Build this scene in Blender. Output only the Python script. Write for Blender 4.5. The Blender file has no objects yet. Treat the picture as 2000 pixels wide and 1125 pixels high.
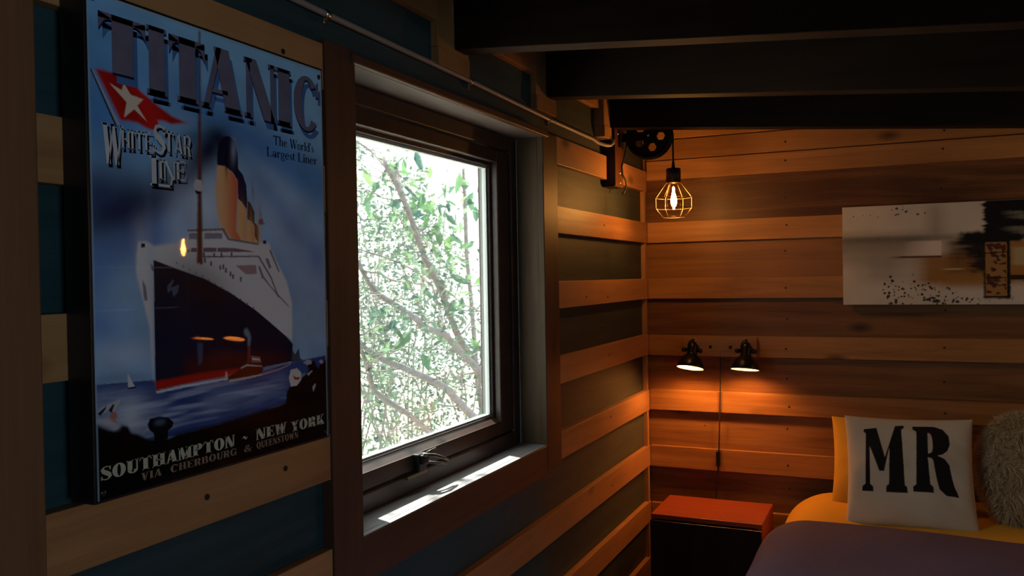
import bpy, bmesh, math, random
import numpy as np
from mathutils import Vector, Matrix
random.seed(7); RNG = np.random.default_rng(11)
sc = bpy.context.scene
COL = sc.collection
R = math.radians

# ------------------------------------------------------------------ camera
cam_d = bpy.data.cameras.new('camera'); cam = bpy.data.objects.new('camera', cam_d); COL.objects.link(cam)
cam_d.sensor_width = 36.0; cam_d.lens = 36.0*1655.49/2000.0; cam_d.clip_start = .02; cam_d.clip_end = 200
_r = Vector((.91076227, .41257598, -.0171214)); _u = Vector((.01068319, .0179066, .99978259)); _f = Vector((-.41279287, .91074717, -.01190103))
cam.matrix_world = Matrix(((_r.x, _u.x, -_f.x, .9756), (_r.y, _u.y, -_f.y, -3.5738), (_r.z, _u.z, -_f.z, 1.45), (0, 0, 0, 1)))
sc.camera = cam
# ------------------------------------------------------------------ view, world, sun
vs = sc.view_settings; vs.view_transform = 'Standard'; vs.look = 'None'; vs.gamma = 1; vs.exposure = 0.0; vs.use_curve_mapping = False
sc.cycles.max_bounces = 10; sc.cycles.transparent_max_bounces = 12; sc.cycles.use_denoising = True
sc.cycles.sample_clamp_indirect = 6
WORLD_STRENGTH = 6.0
w = bpy.data.worlds.new('daylight'); sc.world = w; w.use_nodes = True
# sky: white and slightly green towards the sunny, leafy side (-x), clear blue on the side away from the sun (+x)
_nt = w.node_tree; _bg = _nt.nodes['Background']; _tc = _nt.nodes.new('ShaderNodeTexCoord'); _sx = _nt.nodes.new('ShaderNodeSeparateXYZ')
_mr = _nt.nodes.new('ShaderNodeMapRange'); _mr.inputs['From Min'].default_value = -.3; _mr.inputs['From Max'].default_value = .5
_mx = _nt.nodes.new('ShaderNodeMix'); _mx.data_type = 'RGBA'; _mx.inputs[6].default_value = (1.0, 1.06, 1.0, 1); _mx.inputs[7].default_value = (.84, 1.0, 1.16, 1)
_nt.links.new(_tc.outputs['Generated'], _sx.inputs[0]); _nt.links.new(_sx.outputs[0], _mr.inputs['Value']); _nt.links.new(_mr.outputs[0], _mx.inputs[0]); _nt.links.new(_mx.outputs[2], _bg.inputs[0])
_bg.inputs[1].default_value = WORLD_STRENGTH
sd = bpy.data.lights.new('sun', 'SUN'); sun = bpy.data.objects.new('sun', sd); COL.objects.link(sun)
sd.energy = 44; sd.color = (1, .95, .88); sd.angle = R(.53)
sun.rotation_euler = Vector((-.50, .20, .84)).to_track_quat('Z', 'Y').to_euler(); sun.location = (-6, 3, 8)
FILAMENT = 400.0; SPOT_BULB = 440.0

# ------------------------------------------------------------------ helpers
def tag(o, label=None, cat=None, group=None, kind=None):
    if label: o['label'] = label
    if cat: o['category'] = cat
    if group: o['group'] = group
    if kind: o['kind'] = kind
    return o
def empty(name, loc=(0, 0, 0), rot=(0, 0, 0), **k):
    o = bpy.data.objects.new(name, None); COL.objects.link(o); o.location = loc; o.rotation_euler = rot
    o.empty_display_size = .05
    return tag(o, **k)
def lin(c):
    return tuple((x/12.92 if x <= .04045 else ((x+.055)/1.055)**2.4) for x in c)

class MB:
    """collects boxes, tubes and lathes with a random value per piece; build() links them as one mesh"""
    def __init__(s): s.v = []; s.f = []; s.m = []; s.r = []; s.sm = []
    def add(s, vs_, fs, rnd=0., mat=0, smooth=False, M=None):
        b = len(s.v)
        for q in vs_:
            s.v.append(tuple(M @ Vector(q)) if M is not None else tuple(q))
        for q in fs:
            s.f.append(tuple(b+i for i in q)); s.m.append(mat); s.r.append(rnd); s.sm.append(smooth)
    def box(s, x0, x1, y0, y1, z0, z1, rnd=0., mat=0, M=None):
        v = [(x, y, z) for z in (z0, z1) for y in (y0, y1) for x in (x0, x1)]
        f = [(0, 2, 3, 1), (4, 5, 7, 6), (0, 1, 5, 4), (2, 6, 7, 3), (0, 4, 6, 2), (1, 3, 7, 5)]
        s.add(v, f, rnd, mat, False, M)
    def tube(s, pts, r, n=8, cap=True, mat=0, closed=False, smooth=True, M=None, rnd=0.):
        P = [Vector(q) for q in pts]; L = len(P)
        rr = r if hasattr(r, '__len__') else [r]*L
        up = None; vv = []
        for i in range(L):
            a = P[(i-1) % L] if (closed or i > 0) else P[i]
            b = P[(i+1) % L] if (closed or i < L-1) else P[i]
            t = (b-a).normalized() if (b-a).length > 1e-9 else Vector((0, 0, 1))
            if up is None: up = Vector((0, 0, 1)) if abs(t.z) < .9 else Vector((1, 0, 0))
            sd_ = t.cross(up)
            if sd_.length < 1e-6: up = Vector((1, 0, 0)); sd_ = t.cross(up)
            sd_.normalize(); up = sd_.cross(t).normalized()
            for k in range(n):
                an = 2*math.pi*k/n
                vv.append(P[i] + (sd_*math.cos(an)+up*math.sin(an))*rr[i])
        ff = []
        for i in range(L if closed else L-1):
            j = (i+1) % L
            for k in range(n):
                k2 = (k+1) % n; ff.append((i*n+k, i*n+k2, j*n+k2, j*n+k))
        if cap and not closed:
            ff.append(tuple(range(n))[::-1]); ff.append(tuple((L-1)*n+k for k in range(n)))
        s.add(vv, ff, rnd, mat, smooth, M)
    def lathe(s, prof, n=24, mat=0, smooth=True, M=None, cap0=False, cap1=False):
        vv = []; ff = []
        for (r, z) in prof:
            for k in range(n):
                a = 2*math.pi*k/n; vv.append((r*math.cos(a), r*math.sin(a), z))
        for i in range(len(prof)-1):
            for k in range(n):
                k2 = (k+1) % n; ff.append((i*n+k, i*n+k2, (i+1)*n+k2, (i+1)*n+k))
        if cap0: ff.append(tuple(range(n))[::-1])
        if cap1: ff.append(tuple((len(prof)-1)*n+k for k in range(n)))
        s.add(vv, ff, 0, mat, smooth, M)
    def disc(s, c, nrm, r, n=10, mat=0, h=.0015):
        q = Vector(nrm).to_track_quat('Z', 'Y').to_matrix().to_4x4(); q.translation = Vector(c)
        s.lathe([(r, -.001), (r, h)], n, mat, False, q, cap1=True)
    def build(s, name, mats, parent=None, bevel=0., loc=None, **k):
        me = bpy.data.meshes.new(name); me.from_pydata(s.v, [], s.f)
        if not isinstance(mats, (list, tuple)): mats = [mats]
        for m in mats: me.materials.append(m)
        me.polygons.foreach_set('material_index', s.m); me.polygons.foreach_set('use_smooth', s.sm)
        a = me.attributes.new('rnd', 'FLOAT', 'FACE'); a.data.foreach_set('value', s.r)
        me.update()
        o = bpy.data.objects.new(name, me); COL.objects.link(o)
        if parent is not None: o.parent = parent
        if loc: o.location = loc
        if bevel:
            b = o.modifiers.new('bevel', 'BEVEL'); b.width = bevel; b.segments = 2; b.limit_method = 'ANGLE'; b.angle_limit = R(40)
        return tag(o, **k)

def grid_obj(name, X, Y, Z, mat, parent=None, color=None, closed_u=False, **k):
    """grid surface from three 2-D arrays, with an optional printed colour per vertex"""
    n, m = X.shape
    co = np.stack([X, Y, Z], -1).reshape(-1, 3).astype(np.float32)
    i, j = np.meshgrid(np.arange(n-1), np.arange(m-1), indexing='ij')
    a = (i*m+j).ravel(); F = np.stack([a, a+m, a+m+1, a+1], -1)
    me = bpy.data.meshes.new(name); me.vertices.add(len(co)); me.vertices.foreach_set('co', co.ravel())
    nf = len(F); me.loops.add(nf*4); me.loops.foreach_set('vertex_index', F.ravel().astype(np.int32))
    me.polygons.add(nf); me.polygons.foreach_set('loop_start', np.arange(0, nf*4, 4, dtype=np.int32))
    me.polygons.foreach_set('use_smooth', np.ones(nf, dtype=bool))
    me.update(calc_edges=True); me.validate()
    if color is not None:
        c = np.ones((len(co), 4), np.float32); c[:, :3] = color.reshape(-1, 3)
        at = me.color_attributes.new('print', 'FLOAT_COLOR', 'POINT'); at.data.foreach_set('color', c.ravel())
    me.materials.append(mat)
    o = bpy.data.objects.new(name, me); COL.objects.link(o)
    if parent is not None: o.parent = parent
    return tag(o, **k)

def copy_tree(o, parent=None):
    c = o.copy(); COL.objects.link(c)
    if parent is not None: c.parent = parent
    for ch in list(o.children): copy_tree(ch, c)
    return c

# ------------------------------------------------------------------ materials
def new_mat(name):
    m = bpy.data.materials.new(name); m.use_nodes = True
    nt = m.node_tree; return m, nt, nt.nodes['Principled BSDF']
def N(nt, t, **k):
    n = nt.nodes.new(t)
    for a, b in k.items(): setattr(n, a, b)
    return n
def math_node(nt, op, a, b=None):
    n = N(nt, 'ShaderNodeMath', operation=op)
    for i, q in enumerate((a, b)):
        if q is None: continue
        if isinstance(q, (int, float)): n.inputs[i].default_value = q
        else: nt.links.new(q, n.inputs[i])
    return n.outputs[0]
def ramp(nt, fac, stops):
    n = N(nt, 'ShaderNodeValToRGB'); e = n.color_ramp.elements
    while len(e) < len(stops): e.new(.5)
    for q, (p, c) in zip(e, stops): q.position = p; q.color = (*c, 1)
    nt.links.new(fac, n.inputs[0]); return n.outputs[0]
def wood(name, dark, light, axis, rough=.5, vary=.45, knots=True, spec=.35, bump=.12, grain=1.0):
    """sawn board: grain stretched along one axis, shifted board by board, with knots"""
    m, nt, b = new_mat(name); L = nt.links
    tc = N(nt, 'ShaderNodeTexCoord'); at = N(nt, 'ShaderNodeAttribute', attribute_name='rnd')
    off = N(nt, 'ShaderNodeCombineXYZ')
    for i, q in enumerate((13.7, 7.3, 5.1)): L.new(math_node(nt, 'MULTIPLY', at.outputs['Fac'], q), off.inputs[i])
    add = N(nt, 'ShaderNodeVectorMath', operation='ADD'); L.new(tc.outputs['Object'], add.inputs[0]); L.new(off.outputs[0], add.inputs[1])
    def mapped(al, ac):
        mp = N(nt, 'ShaderNodeMapping'); mp.inputs['Scale'].default_value = [al if 'XYZ'[i] == axis else ac for i in range(3)]
        L.new(add.outputs[0], mp.inputs[0]); return mp.outputs[0]
    n1 = N(nt, 'ShaderNodeTexNoise'); n1.inputs['Scale'].default_value = 1.0; n1.inputs['Detail'].default_value = 5; n1.inputs['Distortion'].default_value = 1.6
    L.new(mapped(1.1*grain, 16*grain), n1.inputs['Vector'])
    n2 = N(nt, 'ShaderNodeTexNoise'); n2.inputs['Scale'].default_value = 1.0; n2.inputs['Detail'].default_value = 3
    L.new(mapped(6*grain, 240*grain), n2.inputs['Vector'])
    n3 = N(nt, 'ShaderNodeTexNoise'); n3.inputs['Scale'].default_value = 1.0; n3.inputs['Detail'].default_value = 2
    L.new(mapped(2.0, 4.5), n3.inputs['Vector'])
    f = math_node(nt, 'ADD', math_node(nt, 'MULTIPLY', n1.outputs['Fac'], .55), math_node(nt, 'MULTIPLY', n2.outputs['Fac'], .2))
    f = math_node(nt, 'ADD', f, math_node(nt, 'MULTIPLY', n3.outputs['Fac'], .3))
    f = math_node(nt, 'ADD', f, math_node(nt, 'MULTIPLY', math_node(nt, 'SUBTRACT', math_node(nt, 'FRACT', math_node(nt, 'MULTIPLY', at.outputs['Fac'], 91.7)), .5), vary))
    col = ramp(nt, f, [(.33, dark), (.52, tuple((a+c)/2 for a, c in zip(dark, light))), (.72, light)])
    if knots:
        vo = N(nt, 'ShaderNodeTexVoronoi'); vo.inputs['Scale'].default_value = 1.0; L.new(mapped(2.2, 5.0), vo.inputs['Vector'])
        k = ramp(nt, vo.outputs['Distance'], [(.035, (.22,)*3), (.075, (.55,)*3), (.13, (1,)*3)])
        mx = N(nt, 'ShaderNodeMix', data_type='RGBA', blend_type='MULTIPLY'); mx.inputs[0].default_value = 1
        L.new(col, mx.inputs[6]); L.new(k, mx.inputs[7]); col = mx.outputs[2]
    L.new(col, b.inputs['Base Color']); b.inputs['Roughness'].default_value = rough; b.inputs['Specular IOR Level'].default_value = spec
    bp = N(nt, 'ShaderNodeBump'); bp.inputs['Strength'].default_value = bump; bp.inputs['Distance'].default_value = .004
    L.new(f, bp.inputs['Height']); L.new(bp.outputs[0], b.inputs['Normal'])
    return m
def plain(name, col, rough=.5, metal=0., noise=.0, scale=30, spec=.5, bump=0., stretch=None):
    m, nt, b = new_mat(name); L = nt.links
    b.inputs['Roughness'].default_value = rough; b.inputs['Metallic'].default_value = metal; b.inputs['Specular IOR Level'].default_value = spec
    tc = N(nt, 'ShaderNodeTexCoord'); n1 = N(nt, 'ShaderNodeTexNoise'); n1.inputs['Scale'].default_value = scale; n1.inputs['Detail'].default_value = 4
    L.new(tc.outputs['Object'], n1.inputs['Vector'])
    if stretch:
        mp = N(nt, 'ShaderNodeMapping'); mp.inputs['Scale'].default_value = stretch; L.new(tc.outputs['Object'], mp.inputs[0]); L.new(mp.outputs[0], n1.inputs['Vector'])
    L.new(ramp(nt, n1.outputs['Fac'], [(.25, tuple(c*(1-noise) for c in col)), (.75, tuple(min(1, c*(1+noise)) for c in col))]), b.inputs['Base Color'])
    if bump:
        bp = N(nt, 'ShaderNodeBump'); bp.inputs['Strength'].default_value = bump; bp.inputs['Distance'].default_value = .003
        L.new(n1.outputs['Fac'], bp.inputs['Height']); L.new(bp.outputs[0], b.inputs['Normal'])
    return m
def printed(name, rough=.5, coat=0., spec=.5, weave=0.):
    m, nt, b = new_mat(name); L = nt.links
    at = N(nt, 'ShaderNodeAttribute', attribute_name='print'); L.new(at.outputs['Color'], b.inputs['Base Color'])
    b.inputs['Roughness'].default_value = rough; b.inputs['Specular IOR Level'].default_value = spec
    b.inputs['Coat Weight'].default_value = coat; b.inputs['Coat Roughness'].default_value = .02
    if weave:
        tc = N(nt, 'ShaderNodeTexCoord'); n1 = N(nt, 'ShaderNodeTexNoise'); n1.inputs['Scale'].default_value = 260; n1.inputs['Detail'].default_value = 2
        L.new(tc.outputs['Object'], n1.inputs['Vector'])
        bp = N(nt, 'ShaderNodeBump'); bp.inputs['Strength'].default_value = weave; bp.inputs['Distance'].default_value = .002
        L.new(n1.outputs['Fac'], bp.inputs['Height']); L.new(bp.outputs[0], b.inputs['Normal'])
    return m
def glass(name, tint=(1, 1, 1), refl=.05):
    m = bpy.data.materials.new(name); m.use_nodes = True; nt = m.node_tree; nt.nodes.clear()
    o = N(nt, 'ShaderNodeOutputMaterial'); mx = N(nt, 'ShaderNodeMixShader'); t = N(nt, 'ShaderNodeBsdfTransparent'); g = N(nt, 'ShaderNodeBsdfGlossy')
    t.inputs[0].default_value = (*tint, 1); g.inputs['Roughness'].default_value = .01
    lw = N(nt, 'ShaderNodeLayerWeight'); lw.inputs[0].default_value = .25
    nt.links.new(math_node(nt, 'ADD', math_node(nt, 'MULTIPLY', lw.outputs['Fresnel'], .5), refl*.4), mx.inputs[0])
    nt.links.new(t.outputs[0], mx.inputs[1]); nt.links.new(g.outputs[0], mx.inputs[2]); nt.links.new(mx.outputs[0], o.inputs[0]); return m
def emit(name, col, st):
    m = bpy.data.materials.new(name); m.use_nodes = True; nt = m.node_tree; nt.nodes.clear()
    o = N(nt, 'ShaderNodeOutputMaterial'); e = N(nt, 'ShaderNodeEmission'); e.inputs[0].default_value = (*col, 1); e.inputs[1].default_value = st
    nt.links.new(e.outputs[0], o.inputs[0]); return m

M_pine_L = wood('pine_batten_left', (.28, .125, .048), (.51, .255, .105), 'Y', .48, .3)
M_pine_B = wood('pine_batten_back', (.26, .115, .034), (.50, .25, .085), 'X', .45, .25)
M_brown_B = wood('brown_board_back', (.085, .034, .011), (.30, .14, .05), 'X', .45, .42)
M_blue = wood('blue_stained_board', (.009, .036, .046), (.032, .078, .094), 'Y', .6, .3, knots=False)
M_greyb = wood('grey_board', (.018, .026, .027), (.056, .066, .062), 'Y', .6, .3, knots=False)  # greyer tone for the boards right of the window opening
M_case = wood('dark_stained_casing_upright', (.060, .026, .016), (.125, .058, .036), 'Z', .5, .15)
M_case_Y = wood('dark_stained_casing_level', (.060, .026, .016), (.125, .058, .036), 'Y', .5, .15)
M_sash = wood('espresso_window_timber', (.020, .011, .009), (.045, .023, .018), 'Y', .4, .1, knots=False)
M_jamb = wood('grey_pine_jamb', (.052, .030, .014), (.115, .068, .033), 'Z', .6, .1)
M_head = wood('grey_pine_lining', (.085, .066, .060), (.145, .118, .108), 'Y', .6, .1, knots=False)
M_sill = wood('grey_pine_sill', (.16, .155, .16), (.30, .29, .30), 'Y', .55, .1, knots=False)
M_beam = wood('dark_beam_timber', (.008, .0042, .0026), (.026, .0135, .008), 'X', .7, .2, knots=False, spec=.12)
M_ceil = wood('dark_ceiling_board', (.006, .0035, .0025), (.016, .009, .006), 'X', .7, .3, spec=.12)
M_post = wood('brown_post_timber', (.155, .066, .028), (.27, .125, .057), 'Z', .6, .1)
M_block = wood('pine_block', (.26, .125, .045), (.46, .25, .10), 'Z', .5, .2)
M_floor = wood('floor_board', (.12, .065, .035), (.25, .14, .075), 'Y', .45, .3)
M_nail = plain('nail_head', (.012, .009, .008), .6)
M_black = plain('black_iron', (.012, .011, .011), .42, .6, .2)
M_blackw = wood('black_timber', (.010, .007, .006), (.03, .018, .014), 'Z', .5, .1, knots=False)
M_bracket = wood('brown_bracket_timber', (.06, .022, .010), (.13, .05, .022), 'Z', .35, .1, knots=False)
M_shell = plain('black_lamp_shell', (.010, .009, .010), .33, .2)
M_lining = plain('cream_shade_lining', (.85, .62, .36), .6)
M_wire = plain('cage_wire', (.30, .20, .11), .4, .8)
M_cord = plain('black_cord', (.012, .010, .010), .6)
M_pipe = plain('grey_conduit', (.30, .27, .25), .45)
M_steel = plain('bright_screw', (.6, .55, .5), .3, 1.)
M_glass = glass('window_glass', (.97, 1.0, .985), .08)
M_bulbglass = glass('bulb_glass', (1, .80, .50), .06)
M_fil = emit('lit_filament', (1, .50, .165), FILAMENT)
M_spotbulb = emit('lit_spot_bulb', (1, .38, .085), SPOT_BULB)
M_ns_top = wood('cherry_veneer', (.27, .052, .022), (.40, .088, .038), 'X', .38, .1, knots=False)
M_ns_front = plain('black_front', (.006, .005, .005), .35)

# ------------------------------------------------------------------ the room
RX, RY = 2.75, -5.0          # right wall, rear wall; the corner in the picture is x = 0, y = 0
SL = -.083                   # the roof falls away from the window wall
OY0, OY1, OZ0, OZ1 = -2.165, -1.185, .940, 1.876    # window opening
REC = .022                   # depth of the recessed boards behind the battens
rnd = lambda: random.random()
def boards_z(mb, lo, hi, cuts, fn):
    z = lo
    for c in list(cuts)+[hi]:
        fn(z, c); z = c
# window wall: blue boards, split round the opening
wl = MB()
cuts = [.19, .43, .67, .91, 1.136, 1.376, 1.628, 1.853, 2.10]
def put(z0, z1):
    segs = [(RY-.1, OY0-.03), (OY0-.03, OY1+.03), (OY1+.03, 0.)]
    for (a, b) in segs:
        if a == OY0-.03:
            if z0 < OZ0-.03: wl.box(-REC-.02, -REC, a, b, z0, min(z1, OZ0-.03), r_)
            if z1 > OZ1+.03: wl.box(-REC-.02, -REC, a, b, max(z0, OZ1+.03), z1, r_)
        else: wl.box(-REC-.02, -REC, a, b, z0, z1, r_ if a < OY0 else r_+.37, 0 if a < OY0 else 1)
z = 0
for c in cuts+[2.42]:
    r_ = rnd(); put(z+.0008, c-.0008); z = c
# outer skin behind the boards
for a in ((RY-.1, OY0-.02, 0, 2.45), (OY1+.02, .12, 0, 2.45), (OY0-.02, OY1+.02, 0, OZ0-.02), (OY0-.02, OY1+.02, OZ1+.02, 2.45)):
    wl.box(-.165, -REC-.021, a[0], a[1], a[2], a[3], .5)
wall_left = wl.build('wall_left', [M_blue, M_greyb], kind='structure')
# light battens over the joints of the blue boards
bt = MB()
def batt(y0, y1, z0, z1): bt.box(-REC, 0, y0, y1, z0, z1, rnd())
for k in range(8):                                   # between window and corner
    zt = 1.917-.24*k if k else 1.897
    if k < 5 and zt > .85: batt(-1.066, -.0005, zt-.087, zt)
    else: batt(-2.262, -.0005, zt-.087, zt)
for zt in (1.896, 1.667, 1.414, 1.162, ): batt(-2.853, -2.263, zt-.087, zt)
batt(-2.853, -2.263, .850, .944)
for k in range(1, 4): batt(-2.853, -2.263, .944-.087-.24*k, .944-.24*k)
for zt in (1.896, 1.667, 1.414, 1.162, .944, .70, .46, .22): batt(RY, -3.02, zt-.087, zt)
for a, b in ((-3.0, -1.815), (-1.65, -1.215), (-1.05, -.626), (-.45, -.001)): batt(a, b, 2.060, 2.145)
M_b = bt.build('batten_cladding', M_pine_L, wall_left, bevel=.0015)
nl = MB()
for y, z in ((-2.579, 1.119), (-2.394, 1.124), (-2.378, 1.854), (-.591, 1.638), (-.562, 1.373), (-.801, 1.38), (-.554, 1.157), (-.548, .925), (-.542, .667), (-.634, 1.263)):
    nl.disc((0, y, z), (1, 0, 0), .005 if y < -2 else .0035, 8)
nl.build('nail_heads', M_nail, wall_left)
# back wall: brown boards with pine battens lined up with the window wall's
wb = MB(); z = 0
for k_, (c, tone) in enumerate(((.16, .4), (.43, .4), (.67, .30), (.915, .72), (1.15, .45), (1.395, .40), (1.635, .80), (1.90, .22), (2.12, .6), (2.42, .5))):
    wb.box(-REC, RX, REC, REC+.02, z+.0008, c-.0008, (7*k_+3+tone)/91.7); z = c
wb.box(-.165, RX+.1, REC+.021, .14, 0, 2.45, .4)
wall_back = wb.build('wall_back', M_brown_B, kind='structure')
bb = MB(); nb = MB()
for k, (z0, z1) in enumerate(((2.03, 2.16), (1.943, 2.026), (1.857, 1.939), (1.590, 1.677), (1.350, 1.437), (1.107, 1.194), (.872, .959), (.627, .717), (.384, .470), (.14, .226))):
    bb.box(.0005, RX, .002*(k == 1), REC, z0, z1, rnd())
    for x in (.572, 1.14, 1.71, 2.3):
        nb.disc((x+random.uniform(-.006, .006), 0, (z0+z1)/2+random.uniform(-.012, .012)), (0, -1, 0), .0042, 8)
for z in (1.773, 1.526, 1.28, 1.037, .798, .554, .31):
    for x in (.572, 1.14, 1.71): nb.disc((x+random.uniform(-.006, .006), REC, z+random.uniform(-.02, .02)), (0, -1, 0), .0042, 8)
nb.disc((.232, REC, .811), (0, -1, 0), .003, 8)
bb.build('batten_cladding', M_pine_B, wall_back, bevel=.0015)
nb.build('nail_heads', M_nail, wall_back)
# corner strip
c_ = MB(); c_.box(-REC, -.004, -.026, -.001, 0, 1.86, .3); c_.build('trim_1', M_block, bevel=.001, kind='structure')
# upright beside the poster
c_ = MB(); c_.box(-REC, .006, -3.02, -2.854, 0, 2.40, .6); c_.build('trim_2', M_post, bevel=.003, kind='structure')
# remaining shell
f_ = MB()
for i in range(20): f_.box(-.16+.146*i, -.16+.146*(i+1)-.002, RY-.1, .1, -.03, 0, rnd())
f_.build('floor', M_floor, kind='structure')
def sloped(mb, x0, x1, y0, y1, z0, z1, rnd_=0., mat=0, notch=0.):
    v = []
    for z in (z0, z1):
        for y in (y0, y1):
            for x in (x0, x1): v.append((x, y, z+SL*x))
    mb.add(v, [(0, 2, 3, 1), (4, 5, 7, 6), (0, 1, 5, 4), (2, 6, 7, 3), (0, 4, 6, 2), (1, 3, 7, 5)], rnd_, mat)
c_ = MB(); y = RY-.1
while y < .1:
    sloped(c_, -.16, RX+.12, y, y+.138, 2.215, 2.245, rnd()); y += .14
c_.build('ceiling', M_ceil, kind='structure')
wr = MB(); z = 0
for i in range(10):
    r_ = rnd(); z1 = z+.218
    lo, hi = max(z, .92), min(z1, 1.84)
    if hi <= lo: wr.box(RX, RX+.03, RY, .02, z, z1, r_)
    else:
        wr.box(RX, RX+.03, RY, -4.75, z, z1, r_); wr.box(RX, RX+.03, -3.75, .02, z, z1, r_)
        if z < lo: wr.box(RX, RX+.03, -4.75, -3.75, z, lo, r_)
        if z1 > hi: wr.box(RX, RX+.03, -4.75, -3.75, hi, z1, r_)
    z += .22
wr.build('wall_right', M_blue, kind='structure')
# rear wall, closed
wq = MB(); wq.box(-.16, RX+.1, RY-.1, RY, 0, 2.45, .2)
wq.build('wall_rear', M_brown_B, kind='structure')
# assumed, unseen window in the right-hand wall, added to light the poster
W2 = (-4.75, -3.75, .92, 1.84)
d_ = MB()
for a, b in ((W2[0], W2[0]+.05), (W2[1]-.05, W2[1])): d_.box(RX+.002, RX+.028, a, b, W2[2], W2[3], .3)
for a, b in ((W2[2], W2[2]+.05), (W2[3]-.05, W2[3])): d_.box(RX+.002, RX+.028, W2[0]+.05, W2[1]-.05, a, b, .5)
fill_win = d_.build('fill_window', M_case, kind='structure')
d_ = MB(); d_.box(RX+.012, RX+.016, W2[0]+.05, W2[1]-.05, W2[2]+.05, W2[3]-.05); d_.build('pane', M_glass, fill_win)
# rafters
for i, (y0, zb) in enumerate(((-2.93, 2.012), (-2.33, 2.011), (-1.735, 2.010), (-1.138, 2.006), (-.552, 2.001), (.0 - .03, 2.05))):
    if i == 5: continue
    b_ = MB(); sloped(b_, .0005, RX+.02, y0, y0+.058, zb, 2.213, rnd())
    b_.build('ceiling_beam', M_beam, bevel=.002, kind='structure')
# light blocks under and beside each rafter's seat on the wall
for i, y0 in enumerate((-1.815, -1.215, -.625)):
    y1 = y0+.16 if i < 2 else -.5425; xf = .0 if i < 2 else .020
    b_ = MB(); b_.box(-REC, xf-.0008, y0, y1, 1.958, 2.0, rnd()); b_.box(-REC, xf-.003, y0, y1, 2.0008, 2.21, rnd())
    b_.build('trim_%d' % (3+i), M_block, bevel=.0012, kind='structure')
# conduit under the rafters
cp = MB()
pth = [(-.013, -3.0, 1.972), (-.013, -2.232, 1.961), (-.013, -1.63, 1.956), (-.013, -1.085, 1.946), (-.013, -.66, 1.944), (-.011, -.625, 1.938), (.0, -.605, 1.934), (.012, -.585, 1.931), (.020, -.565, 1.933), (.026, -.552, 1.942), (.028, -.550, 1.956)]
cp.tube(pth, .0065, 10)
pipe = cp.build('conduit_pipe', M_pipe, label='thin grey conduit running along the wall above the window casing', cat='pipe')
for y, z in ((-2.232, 1.961), (-1.63, 1.956), (-1.085, 1.946)):
    q = MB(); q.tube([(-.013, y-.006, z), (-.013, y+.006, z)], .0082, 12); q.box(-REC, -.016, y-.006, y+.006, z-.02, z+.001); q.disc((-.016, y, z-.014), (1, 0, 0), .004, 8)
    q.build('pipe_clip', M_steel, pipe)

# ------------------------------------------------------------------ window
win = empty('window_1', (0, -1.675, .94), kind='structure')
def wpart(mb, name, m, bevel=.0015, parent=None, **k):
    o = mb.build(name, m, parent or win, bevel=bevel, **k)
    o.matrix_parent_inverse = Matrix.Translation((0, 1.675, -.94)) if parent is None else Matrix()
    return o
cz = MB(); cz.box(-REC, .004, -2.262, OY0, .845, 1.905, .2); wpart(cz, 'casing_upright', M_case)
cz = MB(); cz.box(-REC, .004, OY1, -1.068, .86, 1.893, .7); wpart(cz, 'casing_upright', M_case)
cz = MB(); cz.box(-REC, .0035, OY0, OY1, .845, OZ0-.001, .4); wpart(cz, 'casing_bottom', M_case_Y, .004)
cz = MB(); cz.box(-REC, .012, OY0-.015, OY1+.03, OZ1+.001, OZ1+.022, .9); wpart(cz, 'casing_top', M_case_Y, .004)
FX = -.085                                            # face of the fixed frame
cz = MB(); cz.box(-.16, .002, OY0, OY1, OZ0-.022, OZ0, .3); cz.box(-.014, -.0125, OY0, OY1, OZ0, OZ0+.0006, .1); wpart(cz, 'sill', M_sill, .001)
cz = MB(); cz.box(-.16, .002, OY0, OY1, OZ1, OZ1+.02, .8); wpart(cz, 'head_lining', M_head, .001)
cz = MB(); cz.box(FX, -.016, OY1-.0005, OY1+.02, OZ0, OZ1, .35); cz.box(-.0145, .003, OY1-.002, OY1+.02, OZ0, OZ1, .6); wpart(cz, 'jamb_lining', M_jamb, .001)
cz = MB(); cz.box(FX, .002, OY0-.02, OY0+.0005, OZ0, OZ1, .1); wpart(cz, 'jamb_lining', M_jamb, .001)
def frame(mb, x0, x1, y0, y1, z0, z1, ws, wt, wb_, r=.3):
    mb.box(x0, x1, y0, y0+ws, z0, z1, r); mb.box(x0, x1, y1-ws, y1, z0, z1, r+.1)
    mb.box(x0, x1, y0+ws, y1-ws, z1-wt, z1, r+.2); mb.box(x0, x1, y0+ws, y1-ws, z0, z0+wb_, r+.3)
fm = MB(); frame(fm, -.16, FX, OY0, OY1, OZ0, OZ1, .045, .045, .045); wpart(fm, 'frame', M_sash, .004)
sm_ = MB(); frame(sm_, -.150, FX-.006, OY0+.0475, OY1-.0475, OZ0+.0475, OZ1-.0475, .080, .037, .040)
g0, g1, g2, g3 = OY0+.142, OY1-.142, OZ0+.104, OZ1-.097
frame(sm_, -.150, FX-.026, g0-.018, g1+.018, g2-.020, g3+.016, .016, .014, .012, .6)
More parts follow.
